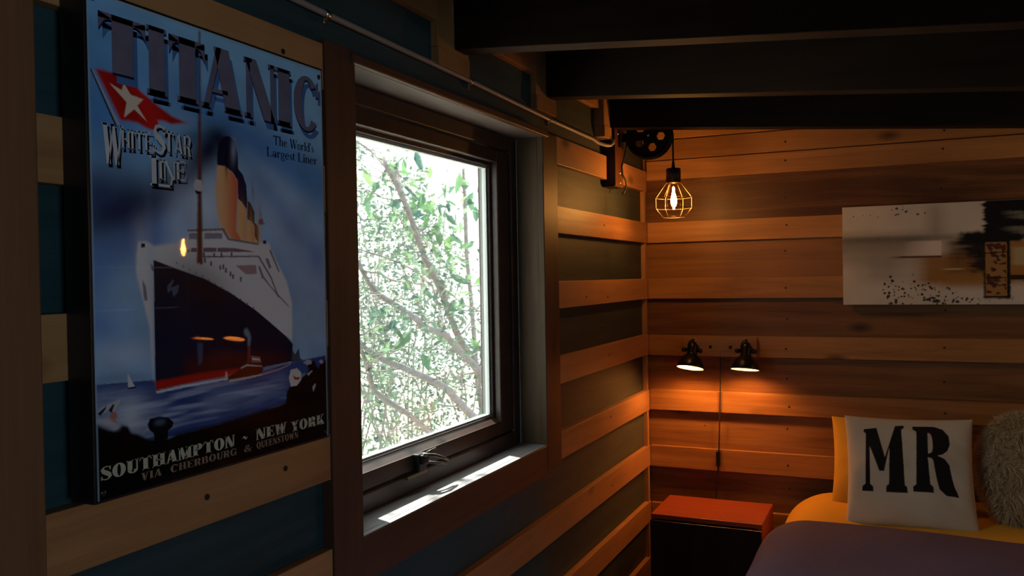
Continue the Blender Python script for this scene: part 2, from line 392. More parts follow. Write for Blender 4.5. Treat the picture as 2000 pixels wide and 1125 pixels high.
# sloping glazing bead under the glass
sm_.add([(FX-.006, y, z) for y in (g0-.016, g1+.016) for z in (g2-.019,)]+[(-.122, y, z) for y in (g0-.016, g1+.016) for z in (g2-.019, g2-.001)], [(0, 1, 5, 3), (0, 3, 2), (1, 4, 5), (0, 2, 4, 1), (2, 3, 5, 4)], .5)
sash = wpart(sm_, 'sash', M_sash, .003)
gk = MB()
frame(gk, -.132, -.119, g0-.001, g1+.001, g2-.001, g3+.001, .007, .007, .007)
wpart(gk, 'glazing_gasket', plain('grey_gasket', (.35, .38, .38), .35), 0)
pn = MB(); pn.box(-.129, -.125, g0, g1, g2, g3); wpart(pn, 'pane', M_glass, 0)
hd = MB(); hd.box(FX-.010, FX+.010, -1.815, -1.778, .985, 1.028, 0); hd.box(FX+.008, FX+.020, -1.810, -1.785, 1.003, 1.026, 0)
handle = wpart(hd, 'cam_handle', M_black, .003, label='black cam handle on the bottom rail')
M_lever = plain('dull_lever', (.10, .085, .075), .32, .85)
hl = MB()
hl.tube([(FX+.016, -1.806, 1.026), (FX+.028, -1.77, 1.019), (FX+.032, -1.735, 1.006), (FX+.032, -1.712, .996)], [.0055, .005, .0045, .004], 8)
hl.tube([(FX+.014, -1.79, 1.006), (FX+.028, -1.76, .998), (FX+.032, -1.722, .990)], [.004, .0035, .003], 8)
hl.tube([(FX+.014, -1.785, 1.028), (FX+.024, -1.757, 1.034)], .003, 6)
o = hl.build('lever', M_lever, win); o.matrix_parent_inverse = Matrix.Translation((0, 1.675, -.94))
hl = MB(); hl.box(FX-.001, FX+.006, -1.86, -1.77, .976, .984); o = hl.build('striker_plate', plain('brass_striker', (.16, .11, .05), .4, .7), win, bevel=.001); o.matrix_parent_inverse = Matrix.Translation((0, 1.675, -.94))
# sampling portals in the two daylight openings (they guide the sky light, they give none)
for nm, loc, rot, sx, sy in (('window_portal', (-.2, -1.675, 1.41), Vector((-1, 0, 0)), .98, .98), ('side_portal', (RX+.06, -4.25, 1.38), Vector((1, 0, 0)), 1.0, .92)):
    l = bpy.data.lights.new(nm, 'AREA'); l.shape = 'RECTANGLE'; l.size = sx; l.size_y = sy; l.cycles.is_portal = True
    o = bpy.data.objects.new(nm, l); COL.objects.link(o); o.location = loc; o.rotation_euler = rot.to_track_quat('Z', 'Y').to_euler()

# ------------------------------------------------------------------ pulley and pendant lamp
def make_pulley(label):
    t = empty('wall_pulley', (0, -.49, 1.785), label=label, cat='pulley', group='iron pulleys carrying the pendant lamps')
    q = MB(); q.box(-REC, .0268, -.052, .048, -.001, .27, .2); o = q.build('back_board', M_blackw, t, bevel=.002)
    q = MB(); q.box(.027, .0305, -.050, .046, .001, .27, .4); front = q.build('bracket_board', M_bracket, t, bevel=.002)
    for y, z in ((.010, .055), (.008, .018), (-.01, .20)):
        q = MB(); q.lathe([(.0055, 0), (.004, .003), (.0, .004)], 10, M=Matrix.Translation((.030, y, z)) @ Matrix.Rotation(R(90), 4, 'Y')); q.build('screw', M_steel, front)
    q = MB(); q.box(.030, .150, .024, .031, .172, .204); q.box(.028, .036, -.01, .046, .15, .23)
    for s in (0,): q.tube([(.137, .022, .189), (.137, .060, .189)], .009, 12)
    q.build('bracket_arm', M_black, t, bevel=.001)
    # five-holed wheel with a grooved rim, facing along the wall
    bm = bmesh.new(); n = 60; RO, RI, RH = .089, .070, .018
    Mw = Matrix.Translation((.137, .042, .189)) @ Matrix.Rotation(R(90), 4, 'X')
    q = MB(); q.lathe([(RI, -.011), (.087, -.011), (.089, -.008), (.083, -.003), (.083, .003), (.089, .008), (.087, .011), (RI, .011), (RI, -.011)], 60, M=Mw)
    q.lathe([(0, -.015), (.016, -.015), (RH, -.010), (RH, .010), (.016, .015), (0, .015)], 30, M=Mw)
    # web with five hexagon holes
    holes = [(R(-4-72*k)) for k in range(5)]; hr, hc = .0165, .0435
    nn = 180; vv = []; ff = []
    for side in (-.005, .005):
        for k in range(nn):
            a = 2*math.pi*k/nn
            vv += [(RH*.9*math.cos(a), RH*.9*math.sin(a), side), (RI*1.01*math.cos(a), RI*1.01*math.sin(a), side)]
    def inhole(x, y):
        for h in holes:
            dx, dy = x-hc*math.cos(h), y-hc*math.sin(h); a = math.atan2(dy, dx)
            s6 = R(60); aa = (a % s6)-s6/2
            if math.hypot(dx, dy)*math.cos(aa) < hr*.9: return True
        return False
    g = 44; step = 2*RI/g
    for i in range(g*2):
        for j in range(g*2):
            x0, y0 = -RI+i*step/2, -RI+j*step/2; x1, y1 = x0+step/2, y0+step/2; cx, cy = (x0+x1)/2, (y0+y1)/2
            rr = math.hypot(cx, cy)
            if rr > RI*1.0 or rr < RH*.8 or inhole(cx, cy): continue
            b = [(x0, y0), (x1, y0), (x1, y1), (x0, y1)]
            q.add([(x, y, z) for z in (-.005, .005) for x, y in b], [(3, 2, 1, 0), (4, 5, 6, 7)], 0, 0, False, Mw)
            for e, (dx, dy) in enumerate(((0, -step/2), (step/2, 0), (0, step/2), (-step/2, 0))):
                if inhole(cx+dx, cy+dy):
                    p0, p1 = b[e], b[(e+1) % 4]
                    q.add([(p0[0], p0[1], -.005), (p1[0], p1[1], -.005), (p1[0], p1[1], .005), (p0[0], p0[1], .005)], [(0, 1, 2, 3)], 0, 0, False, Mw)
    wh = q.build('pulley_wheel', M_black, t)
    q = MB(); q.lathe([(0, .006), (.004, .005), (.006, 0)], 10, M=Matrix.Translation((.137, .026, .189)) @ Matrix.Rotation(R(90), 4, 'X'))
    q.build('axle_bolt', M_steel, wh)
    return t
pulley = make_pulley('black iron pulley wheel on a brown bracket board near the wall corner')

def make_pendant(label):
    t = empty('pendant_light', (.2255, -.448, 1.735), label=label, cat='lamp', group='caged pendant lamps hung over pulleys')
    # cord over the wheel and down the bracket
    c = [(0, 0, .115), (0, 0, .15), (0, 0, .239)]
    cx, cz, rr = -.0885, .239, .0865
    for k in range(1, 17): a = math.pi*k/16*1.02; c.append((cx+rr*math.cos(a), 0, cz+rr*math.sin(a)))
    c += [(-.178, -.004, .20), (-.186, -.01, .16), (-.192, -.02, .13), (-.1915, -.012, .10), (-.186, .008, .08), (-.186, .014, .06), (-.188, .010, .042), (-.194, -.006, .028)]
    q = MB(); q.tube(c, .0036, 8); q.build('cord', M_cord, t)
    q = MB(); q.lathe([(.0, .138), (.0045, .137), (.006, .118), (.0075, .112), (.0245, .1115), (.027, .108), (.027, .062), (.024, .060), (.024, .056), (.0, .056)], 28); q.build('socket', plain('bronze_socket', (.045, .028, .018), .38, .6), t)
    q = MB(); lv = [(.0265, .058), (.0655, .003), (.0655, -.036), (.0400, -.070)]
    for k in range(6):
        a = R(60*k+12); q.tube([(r*math.cos(a), r*math.sin(a), z) for r, z in lv], .0012, 6)
    for r, z in lv:
        q.tube([(r*math.cos(R(15*k)), r*math.sin(R(15*k)), z) for k in range(24)], .0012, 6, closed=True)
    q.build('cage', M_wire, t)
    q = MB(); q.lathe([(.012, .058), (.013, .045), (.018, .030), (.027, .008), (.0305, -.010), (.029, -.026), (.021, -.040), (.010, -.047), (.0008, -.049)], 28); bl = q.build('bulb', M_bulbglass, t)
    q = MB(); q.lathe([(.0006, .044), (.004, .040), (.0045, .022), (.009, .008), (.012, -.006), (.010, -.020), (.005, -.028), (.004, -.038), (.0006, -.041)], 14); q.build('filament', M_fil, bl)
    return t
pendant = make_pendant('black cage pendant lamp with a glowing bulb hanging near the wall corner')

# ------------------------------------------------------------------ wall light over the nightstand
def make_spot(parent, x, tilt, roll):
    sh = MB()
    prof = [(.0535, -.052), (.0540, -.050), (.0525, -.040), (.047, -.024), (.038, -.010), (.027, .000), (.0215, .004), (.0205, .010), (.0205, .036), (.018, .048), (.012, .057), (.005, .060), (.0, .0602)]
    sh.lathe(prof, 36)
    sh.lathe([(.004, .058), (.0045, .066), (.003, .071), (0, .072)], 10)
    s = sh.build('lamp_head', M_shell, parent); s.location = (x, -.098, 1.118); s.rotation_euler = (R(tilt), R(roll), 0)
    q = MB(); q.lathe([(.0532, -.0518), (.0515, -.040), (.046, -.025), (.037, -.0115), (.026, -.0015), (.019, .003), (0, .004)], 36); q.build('shade_lining', M_lining, s)
    q = MB(); q.lathe([(0, .002), (.010, .000), (.012, -.008), (.017, -.020), (.0175, -.028), (.013, -.036), (.006, -.040), (0, -.041)], 20); q.build('bulb', M_spotbulb, s)
    for sg in (-1, 1):
        q = MB(); q.tube([(sg*.018, 0, .022), (sg*.026, 0, .022), (sg*.0262, 0, .022), (sg*.042, 0, .022)], [.0065, .0065, .0095, .0085], 10); q.build('tilt_knob', M_shell, s)
    q = MB(); q.tube([(-.004, .004, .068), (-.018, .016, .062), (-.026, .024, .045), (-.022, .026, .026), (-.012, .018, .020)], .0022, 6); q.build('cable_loop', M_cord, s)
    q = MB(); q.tube([(x, -.020, 1.142), (x, -.050, 1.142), (x, -.088, 1.142)], .007, 8); q.box(x-.034, x+.034, -.083, -.077, 1.135, 1.148); q.lathe([(.016, 0), (.016, .006)], 16, M=Matrix.Translation((x, -.019, 1.144)) @ Matrix.Rotation(R(90), 4, 'X'), cap0=True, cap1=True)
    q.build('support_arm', M_shell, parent, bevel=.0008)
def make_wall_light(label):
    t = empty('wall_light', (0, 0, 0), label=label, cat='lamp', group='two-headed wall lights over the bedsides')
    q = MB(); q.box(.155, .455, -.020, -.0005, 1.109, 1.190, .3); pl = q.build('back_plate', M_plate, t, bevel=.002)
    for x in (.268, .350):
        q = MB(); q.lathe([(.0065, 0), (.0065, .003), (.004, .005), (0, .005)], 12, M=Matrix.Translation((x, -.020, 1.149)) @ Matrix.Rotation(R(90), 4, 'X')); q.build('screw_cap', M_shell, pl)
    make_spot(t, .206, -16, 4); make_spot(t, .423, -11.5, 2)
    q = MB(); q.tube([(.306, -.012, 1.108), (.307, -.006, 1.07), (.303, -.005, .96), (.299, -.006, .85), (.295, -.007, .72), (.291, -.008, .655), (.287, -.008, .60), (.279, -.008, .53), (.274, -.008, .45), (.273, -.008, .30)], .0030, 8); cd = q.build('power_cord', M_cord, t)
    q = MB(); q.box(.284, .300, -.018, -.002, .650, .712); q.tube([(.2945, -.009, .720), (.2935, -.009, .71)], .005, 8); q.build('cord_switch', M_shell, cd, bevel=.004)
    return t
M_plate = wood('pine_back_plate', (.26, .14, .065), (.44, .27, .14), 'X', .5, .1, knots=False)
wall_light = make_wall_light('two black bell spotlights on a pine plate above the cherry nightstand')
# their counterparts at the far bedside (seen only mirrored in the poster)
p2 = copy_tree(pendant); p2.location = (2.276, -.47, 1.625); tag(p2, 'second cage pendant lamp at the far bedside, seen mirrored in the poster')
for ch in p2.children:
    if ch.name.startswith('cord'): ch.scale = (-1, 1, 1)
w2 = copy_tree(wall_light); w2.location = (2.735, 0, .085); w2.scale = (1, 1, 1); tag(w2, 'second pair of bell spotlights at the far bedside, mirrored in the poster')
w2.location.x = 2.092
pu2 = copy_tree(pulley); pu2.scale = (-1, 1, 1); pu2.location = (2.276+.2255, -.512, 1.675); tag(pu2, 'second iron pulley holding the far bedside pendant, outside the picture on the right')

# ------------------------------------------------------------------ nightstand
ns = empty('nightstand', (.305, -.215, 0), label='cherry topped nightstand with a black front below the two spotlights', cat='nightstand')
NX0, NX1, NY0, NY1, NZ = .095-.305, .515-.305, -.355+.215, -.050+.215, .522
q = MB(); q.box(NX0, NX1, NY0, NY1, NZ-.018, NZ, .2); q.build('top', M_ns_top, ns, bevel=.0015)
q = MB(); q.box(NX1-.018, NX1, NY0, NY1, .0, NZ-.0185, .5); q.build('side_panel', M_ns_top, ns, bevel=.001)
q = MB(); q.box(NX0, NX0+.018, NY0, NY1, .0, NZ-.0185, .7); q.build('side_panel', M_ns_top, ns, bevel=.001)
q = MB(); q.box(NX0+.0185, NX1-.0185, NY1-.01, NY1, .0, NZ-.0185, .7); q.box(NX0+.0185, NX1-.0185, NY0+.02, NY1-.011, .04, .056); q.build('back_panel', M_ns_front, ns)
for k in range(2):
    q = MB(); q.box(NX0+.0005, NX1-.0005, NY0-.016, NY0-.0005, .03+.237*k, .03+.237*k+.234, 0); q.build('drawer', M_ns_front, ns, bevel=.001)

# ------------------------------------------------------------------ bed
BX0, BX1 = .565, 2.065
bed = empty('bed', (1.315, -1.1, 0), label='double bed with its headboard end against the warm pine wall', cat='bed')
q = MB(); q.box(-.70, .70, -.98, 1.02, .26, .50, .3); q.build('mattress', plain('white_ticking', (.6, .58, .55), .8), bed, bevel=.05)
q = MB(); q.box(-.70, .70, -.99, 1.03, .14, .258, .3); q.build('base', M_case_Y, bed, bevel=.004)
for sx in (-.65, .65):
    for sy in (-.93, .97):
        q = MB(); q.lathe([(.022, 0), (.026, .14)], 12, M=Matrix.Translation((sx, sy, 0)), cap0=True); q.build('leg', M_case, bed)
def cover_profile(n, x0, x1, ztop, zbot, rad):
    """cross-section of a bed cover: up one side, over the rounded shoulder, across, down the other"""
    pts = [(x0-.004, zbot)]
    for k in range(6): pts.append((x0, zbot+(ztop-rad-zbot)*(k+1)/6))
    for k in range(1, 15):
        a = R(90*k/14); pts.append((x0+rad*(1-math.cos(a))*1.15, ztop-rad+rad*math.sin(a)))
    xm = x0+rad*1.15; m_ = n
    for k in range(1, m_): pts.append((xm+(x1-rad*1.15-xm)*k/m_, ztop))
    for k in range(1, 15):
        a = R(90*(1-k/14)); pts.append((x1-rad*(1-math.cos(a))*1.15, ztop-rad+rad*math.sin(a)))
    for k in range(6): pts.append((x1, ztop-rad-(ztop-rad-zbot)*(k+1)/6))
    return pts
def vnoise(x, y, s, seed):
    r = np.random.default_rng(seed); out = np.zeros_like(x)
    for k in range(7):
        a, b, c, d = r.uniform(-1, 1, 4)
        out += np.sin((x*a+y*b)*s*(1+k*.35)+6.28*c+1.3*np.sin(y*s*d))/(1+k*.5)
    return out/3
def cover(name, y0, y1, ny, prof_of, m, seed, amp, thick=.012, parent=None, **k):
    ys = np.linspace(y0, y1, ny); rows = []
    for y in ys: rows.append(prof_of(y))
    X = np.array([[p_[0] for p_ in r] for r in rows]); Z = np.array([[p_[1] for p_ in r] for r in rows]); Y = np.repeat(ys[:, None], X.shape[1], 1)
    nz = vnoise(X, Y, 9, seed)*amp
    Z2 = Z+nz*np.clip((Z-.25)/.3, 0, 1); X2 = X+np.where(X < 1.3, -1, 1)*np.abs(nz)*np.clip(1-(Z-.2)/.35, 0, 1)
    o = grid_obj(name, X2, Y, Z2, m, parent, **k)
    so = o.modifiers.new('thickness', 'SOLIDIFY'); so.thickness = thick; so.offset = 1
    return o
M_mustard = plain('mustard_cotton', (.62, .33, .035), .85, 0, .08, 300, .2, .25)
M_purple = plain('mauve_quilt', (.105, .078, .135), .9, 0, .22, 420, .15, .5)
def sheet_prof(y):
    t = min(1, max(0, (y+.62)/.35)); t = t*t*(3-2*t)
    return cover_profile(60, BX0+.012-.02*t, BX1-.012+.02*t, .578+.020*t, .24, .13+.06*t)
cover('bed_sheet', -.80, -.065, 60, sheet_prof, M_mustard, 3, .006, .008, label='mustard sheet folded back over the head of the bed', cat='sheet')
def quilt_prof(y):
    e = max(0, min(1, (-.585-y)/.05)); e = math.sqrt(max(0, 1-(1-e)**2))
    return cover_profile(60, BX0-.012-.012*e, BX1+.012+.012*e, .602+.027*e, .20, .14)
cover('quilt', -2.12, -.590, 120, quilt_prof, M_purple, 5, .013, .012, label='mauve grey quilt spread over the bed below the mustard fold', cat='quilt')

# ------------------------------------------------------------------ pillows
def pillow_grid(n, hw, hh, T, pinch, seed, amp, sidepow=.42):
    u = np.linspace(-1, 1, n); U, V = np.meshgrid(u, u, indexing='ij')
    # denser near the edges
    U = np.sin(U*math.pi/2)*.5+U*.5; V = np.sin(V*math.pi/2)*.5+V*.5
    X = hw*U*(1-pinch*(1-V**2)*np.abs(U)**2); Y = hh*V*(1-pinch*(1-U**2)*np.abs(V)**2)
    H = T*np.clip((1-U**2)*(1-V**2), 0, 1)**sidepow
    H = H+vnoise(X*3, Y*3, 12, seed)*amp*np.clip((1-U**2)*(1-V**2), 0, 1)**.5
    return U, V, X, Y, H
def make_pillow(name, hw, hh, T, m, loc, rot, n=70, pinch=.06, seed=1, amp=.004, color=None, back=None, **k):
    U, V, X, Y, H = pillow_grid(n, hw, hh, T, pinch, seed, amp)
    # one closed surface: front sheet, then back sheet mirrored
    XX = np.concatenate([X, X[::-1][1:]], 0); YY = np.concatenate([Y, Y[::-1][1:]], 0); ZZ = np.concatenate([H, -H[::-1][1:]*.8], 0)
    col = None
    if color is not None:
        c0 = color(U, V, X, Y); base = np.zeros_like(c0)+np.array(back); col = np.concatenate([c0, base[::-1][1:]], 0)
    o = grid_obj(name, XX, YY, ZZ, m, None, col, **k)
    o.location = loc; o.rotation_euler = rot
    return o
def poly_mask(px, py, poly):
    inside = np.zeros(px.shape, bool); x0, y0 = poly[-1]
    for x1, y1 in poly:
        if y0 != y1:
            c = ((y0 > py) != (y1 > py)) & (px < (x1-x0)*(py-y0)/(y1-y0)+x0)
            inside ^= c
        x0, y0 = x1, y1
    return inside
def soft_mask(S, T_, poly, ss=3, du=None, dv=None):
    du = du or abs(S[1, 0]-S[0, 0]) or abs(S[0, 1]-S[0, 0]); dv = dv or abs(T_[0, 1]-T_[0, 0]) or abs(T_[1, 0]-T_[0, 0])
    out = np.zeros(S.shape)
    for i in range(ss):
        for j in range(ss):
            out += poly_mask(S+du*((i+.5)/ss-.5), T_+dv*((j+.5)/ss-.5), poly)
    return out/ss/ss
# big slab letters of the scatter cushion: traced in the cushion's own unit square (u right, v up)
MR = {'M': [[(-.70, .74), (-.50, .78), (-.375, .02), (-.20, .84), (-.06, .86), (-.055, .80), (-.10, .74), (-.075, -.62), (-.04, -.66), (-.035, -.80), (-.37, -.80), (-.365, -.66), (-.32, -.60), (-.30, .27), (-.395, -.31), (-.47, -.31), (-.615, .30), (-.62, -.62), (-.575, -.68), (-.57, -.80), (-.75, -.80), (-.745, -.68), (-.695, -.62), (-.675, .62), (-.715, .68)]],
      'R': [[(.075, .84), (.42, .86), (.55, .80), (.635, .64), (.645, .42), (.60, .26), (.52, .16), (.44, .125), (.55, .06), (.62, -.08), (.655, -.40), (.685, -.60), (.715, -.70), (.74, -.82), (.55, -.80), (.45, -.66), (.41, -.38), (.375, .0), (.35, .055), (.295, .07), (.315, -.56), (.36, -.62), (.365, -.76), (.05, -.76), (.05, -.64), (.10, -.58), (.135, .70), (.075, .76)]],
      'hole': [[(.31, .70), (.355, .66), (.375, .55), (.38, .32), (.36, .20), (.30, .15)]]}
def mr_color(U, V, X, Y):
    c = np.zeros(U.shape+(3,))+np.array((.55, .47, .38))
    u = X/.200; v = (Y/.176-.89)/.81+.86
    m = np.zeros(U.shape)
    for k in ('M', 'R'): m = np.maximum(m, soft_mask(u, v, MR[k][0], 3, .008, .008))
    m = np.minimum(m, 1-soft_mask(u, v, MR['hole'][0], 3, .008, .008))
    return c*(1-m[..., None])+np.array((.012, .011, .012))*m[..., None]
M_cush = printed('calico_print', .9, 0, .15, .25)
cush = make_pillow('scatter_cushion', .206, .196, .055, M_cush, (1.009, -.342, .752), (R(66), R(-.8), R(1)), 260, .05, 4, .009, mr_color, (.55, .47, .38), label='cream cushion lettered MR in black leaning against the mustard pillow', cat='cushion')
pil = make_pillow('pillow', .228, .17, .075, M_mustard, (.972, -.150, .735), (R(72), 0, 0), 80, .05, 8, .008, label='mustard pillow standing behind the lettered cushion', cat='pillow')
# shaggy cushion
M_furcore = plain('cream_fur_base', (.27, .20, .12), .95)
M_fur = plain('cream_fur', (.50, .39, .245), .9, 0, .2, 90)
FC = (1.442, -.250, .762); FR = (R(70), 0, R(2))
fc = MB(); 
def fur_pt(a, b):
    """squared-off round cushion: a angle, b from -1 (back) to 1 (front)"""
    k = (abs(math.cos(a))**2.6+abs(math.sin(a))**2.6)**(-1/2.6); r_ = math.cos(b*math.pi/2)**.55
    return Vector((.205*k*math.cos(a)*r_, .195*k*math.sin(a)*r_, .085*math.sin(b*math.pi/2)))
nu, nv = 48, 20; vv = [fur_pt(2*math.pi*i/nu, -1+2*j/nv) for j in range(nv+1) for i in range(nu)]
fc.add(vv, [(j*nu+i, j*nu+(i+1) % nu, (j+1)*nu+(i+1) % nu, (j+1)*nu+i) for j in range(nv) for i in range(nu)], 0, 0, True)
fc = fc.build('fur_cushion', M_furcore, label='shaggy cream fur cushion to the right of the lettered cushion', cat='cushion'); fc.location = FC; fc.rotation_euler = FR
fv = []; ff = []
for i in range(12000):
    a = RNG.uniform(0, 6.2832); b = min(.97, max(-.5, RNG.normal()*.45+.28)) if i % 3 else RNG.uniform(-.25, .3)
    p0 = fur_pt(a, b); e = .01
    nrm = (fur_pt(a+e, b)-p0).cross(fur_pt(a, min(.999, b+e))-p0).normalized()
    clump = Vector((math.sin(a*9+b*7), math.cos(b*15-a*6), 0))
    d = (nrm*.8+Vector((RNG.normal()*.4, -.40+RNG.normal()*.4, RNG.normal()*.2))+clump*.35).normalized()
    L_ = .036*(0.6+.7*RNG.random())
    sdv = d.cross(Vector((RNG.normal(), RNG.normal(), RNG.normal()))).normalized()*.0010
    p1 = p0+d*L_*.5; p2_ = p1+(d*.7+Vector((0, -.35, -.1))+clump*.2).normalized()*L_*.5
    k = len(fv); fv += [p0-sdv, p0+sdv, p1-sdv*.8, p1+sdv*.8, p2_]; ff += [(k, k+1, k+3, k+2), (k+2, k+3, k+4)]
q = MB(); q.add(fv, ff, 0, 0, True); q.build('fur', M_fur, fc, kind='stuff')

# ------------------------------------------------------------------ poster
PX = .045; PY0, PY1 = -2.812, -2.330; PZ1 = 1.825; PK = .640; PT = 1.018     # t runs 0..PT down the print
def pw(s, t, d=0.): return (PX+d, PY0+(PY1-PY0)*s, PZ1-PK*t)
poster = empty('poster', (.0, (PY0+PY1)/2, PZ1-PK*.5), label='blue ocean liner poster on a black edged panel left of the window', cat='poster')
PINV = Matrix.Translation(-poster.location)
q = MB(); q.box(.0008, PX-.0006, PY0-.004, PY1+.004, PZ1-PK*PT-.004, PZ1+.004, .1); o = q.build('panel', plain('black_panel_edge', (.008, .008, .009), .35), poster, bevel=.001); o.matrix_parent_inverse = PINV
NS_, NT_ = 400, 540
S1 = np.linspace(0, 1, NS_); T1 = np.linspace(0, PT, NT_); SS, TT = np.meshgrid(S1, T1, indexing='ij')
IMG = np.zeros((NS_, NT_, 3)); DS, DT = S1[1], T1[1]
def L3(*c): return np.array(lin(c))
def mixin(m, col): global IMG; IMG = IMG*(1-m[..., None])+np.asarray(col)*m[..., None]
def blur(m, k):
    for ax in (0, 1):
        for _ in range(2):
            c = np.cumsum(np.pad(m, [(k+1, k) if a == ax else (0, 0) for a in (0, 1)], mode='edge'), ax)
            n_ = m.shape[ax]
            m = (np.take(c, np.arange(2*k+1, 2*k+1+n_), ax)-np.take(c, np.arange(0, n_), ax))/(2*k+1)
    return m
def shape(n, col, alpha=1., bl=0, off=(0, 0), shade=None):
    for poly in SHAPES[n]:
        m = soft_mask(SS, TT, [(a+off[0], b+off[1]) for a, b in poly], 2, DS, DT)
        if bl: m = blur(m, bl)
        c = np.array(lin(col))
        if shade is not None: c = c[None, None, :]*shade[..., None]
        mixin(np.clip(m*alpha, 0, 1), c)
def blob(cs, ct, rx, ry, ang, col, alpha, pw_=1.):
    a = R(ang); x = (SS-cs)*math.cos(a)+(TT-ct)*math.sin(a); y = -(SS-cs)*math.sin(a)+(TT-ct)*math.cos(a)
    mixin(alpha*np.exp(-((x/rx)**2+(y/ry)**2)**pw_), lin(col))
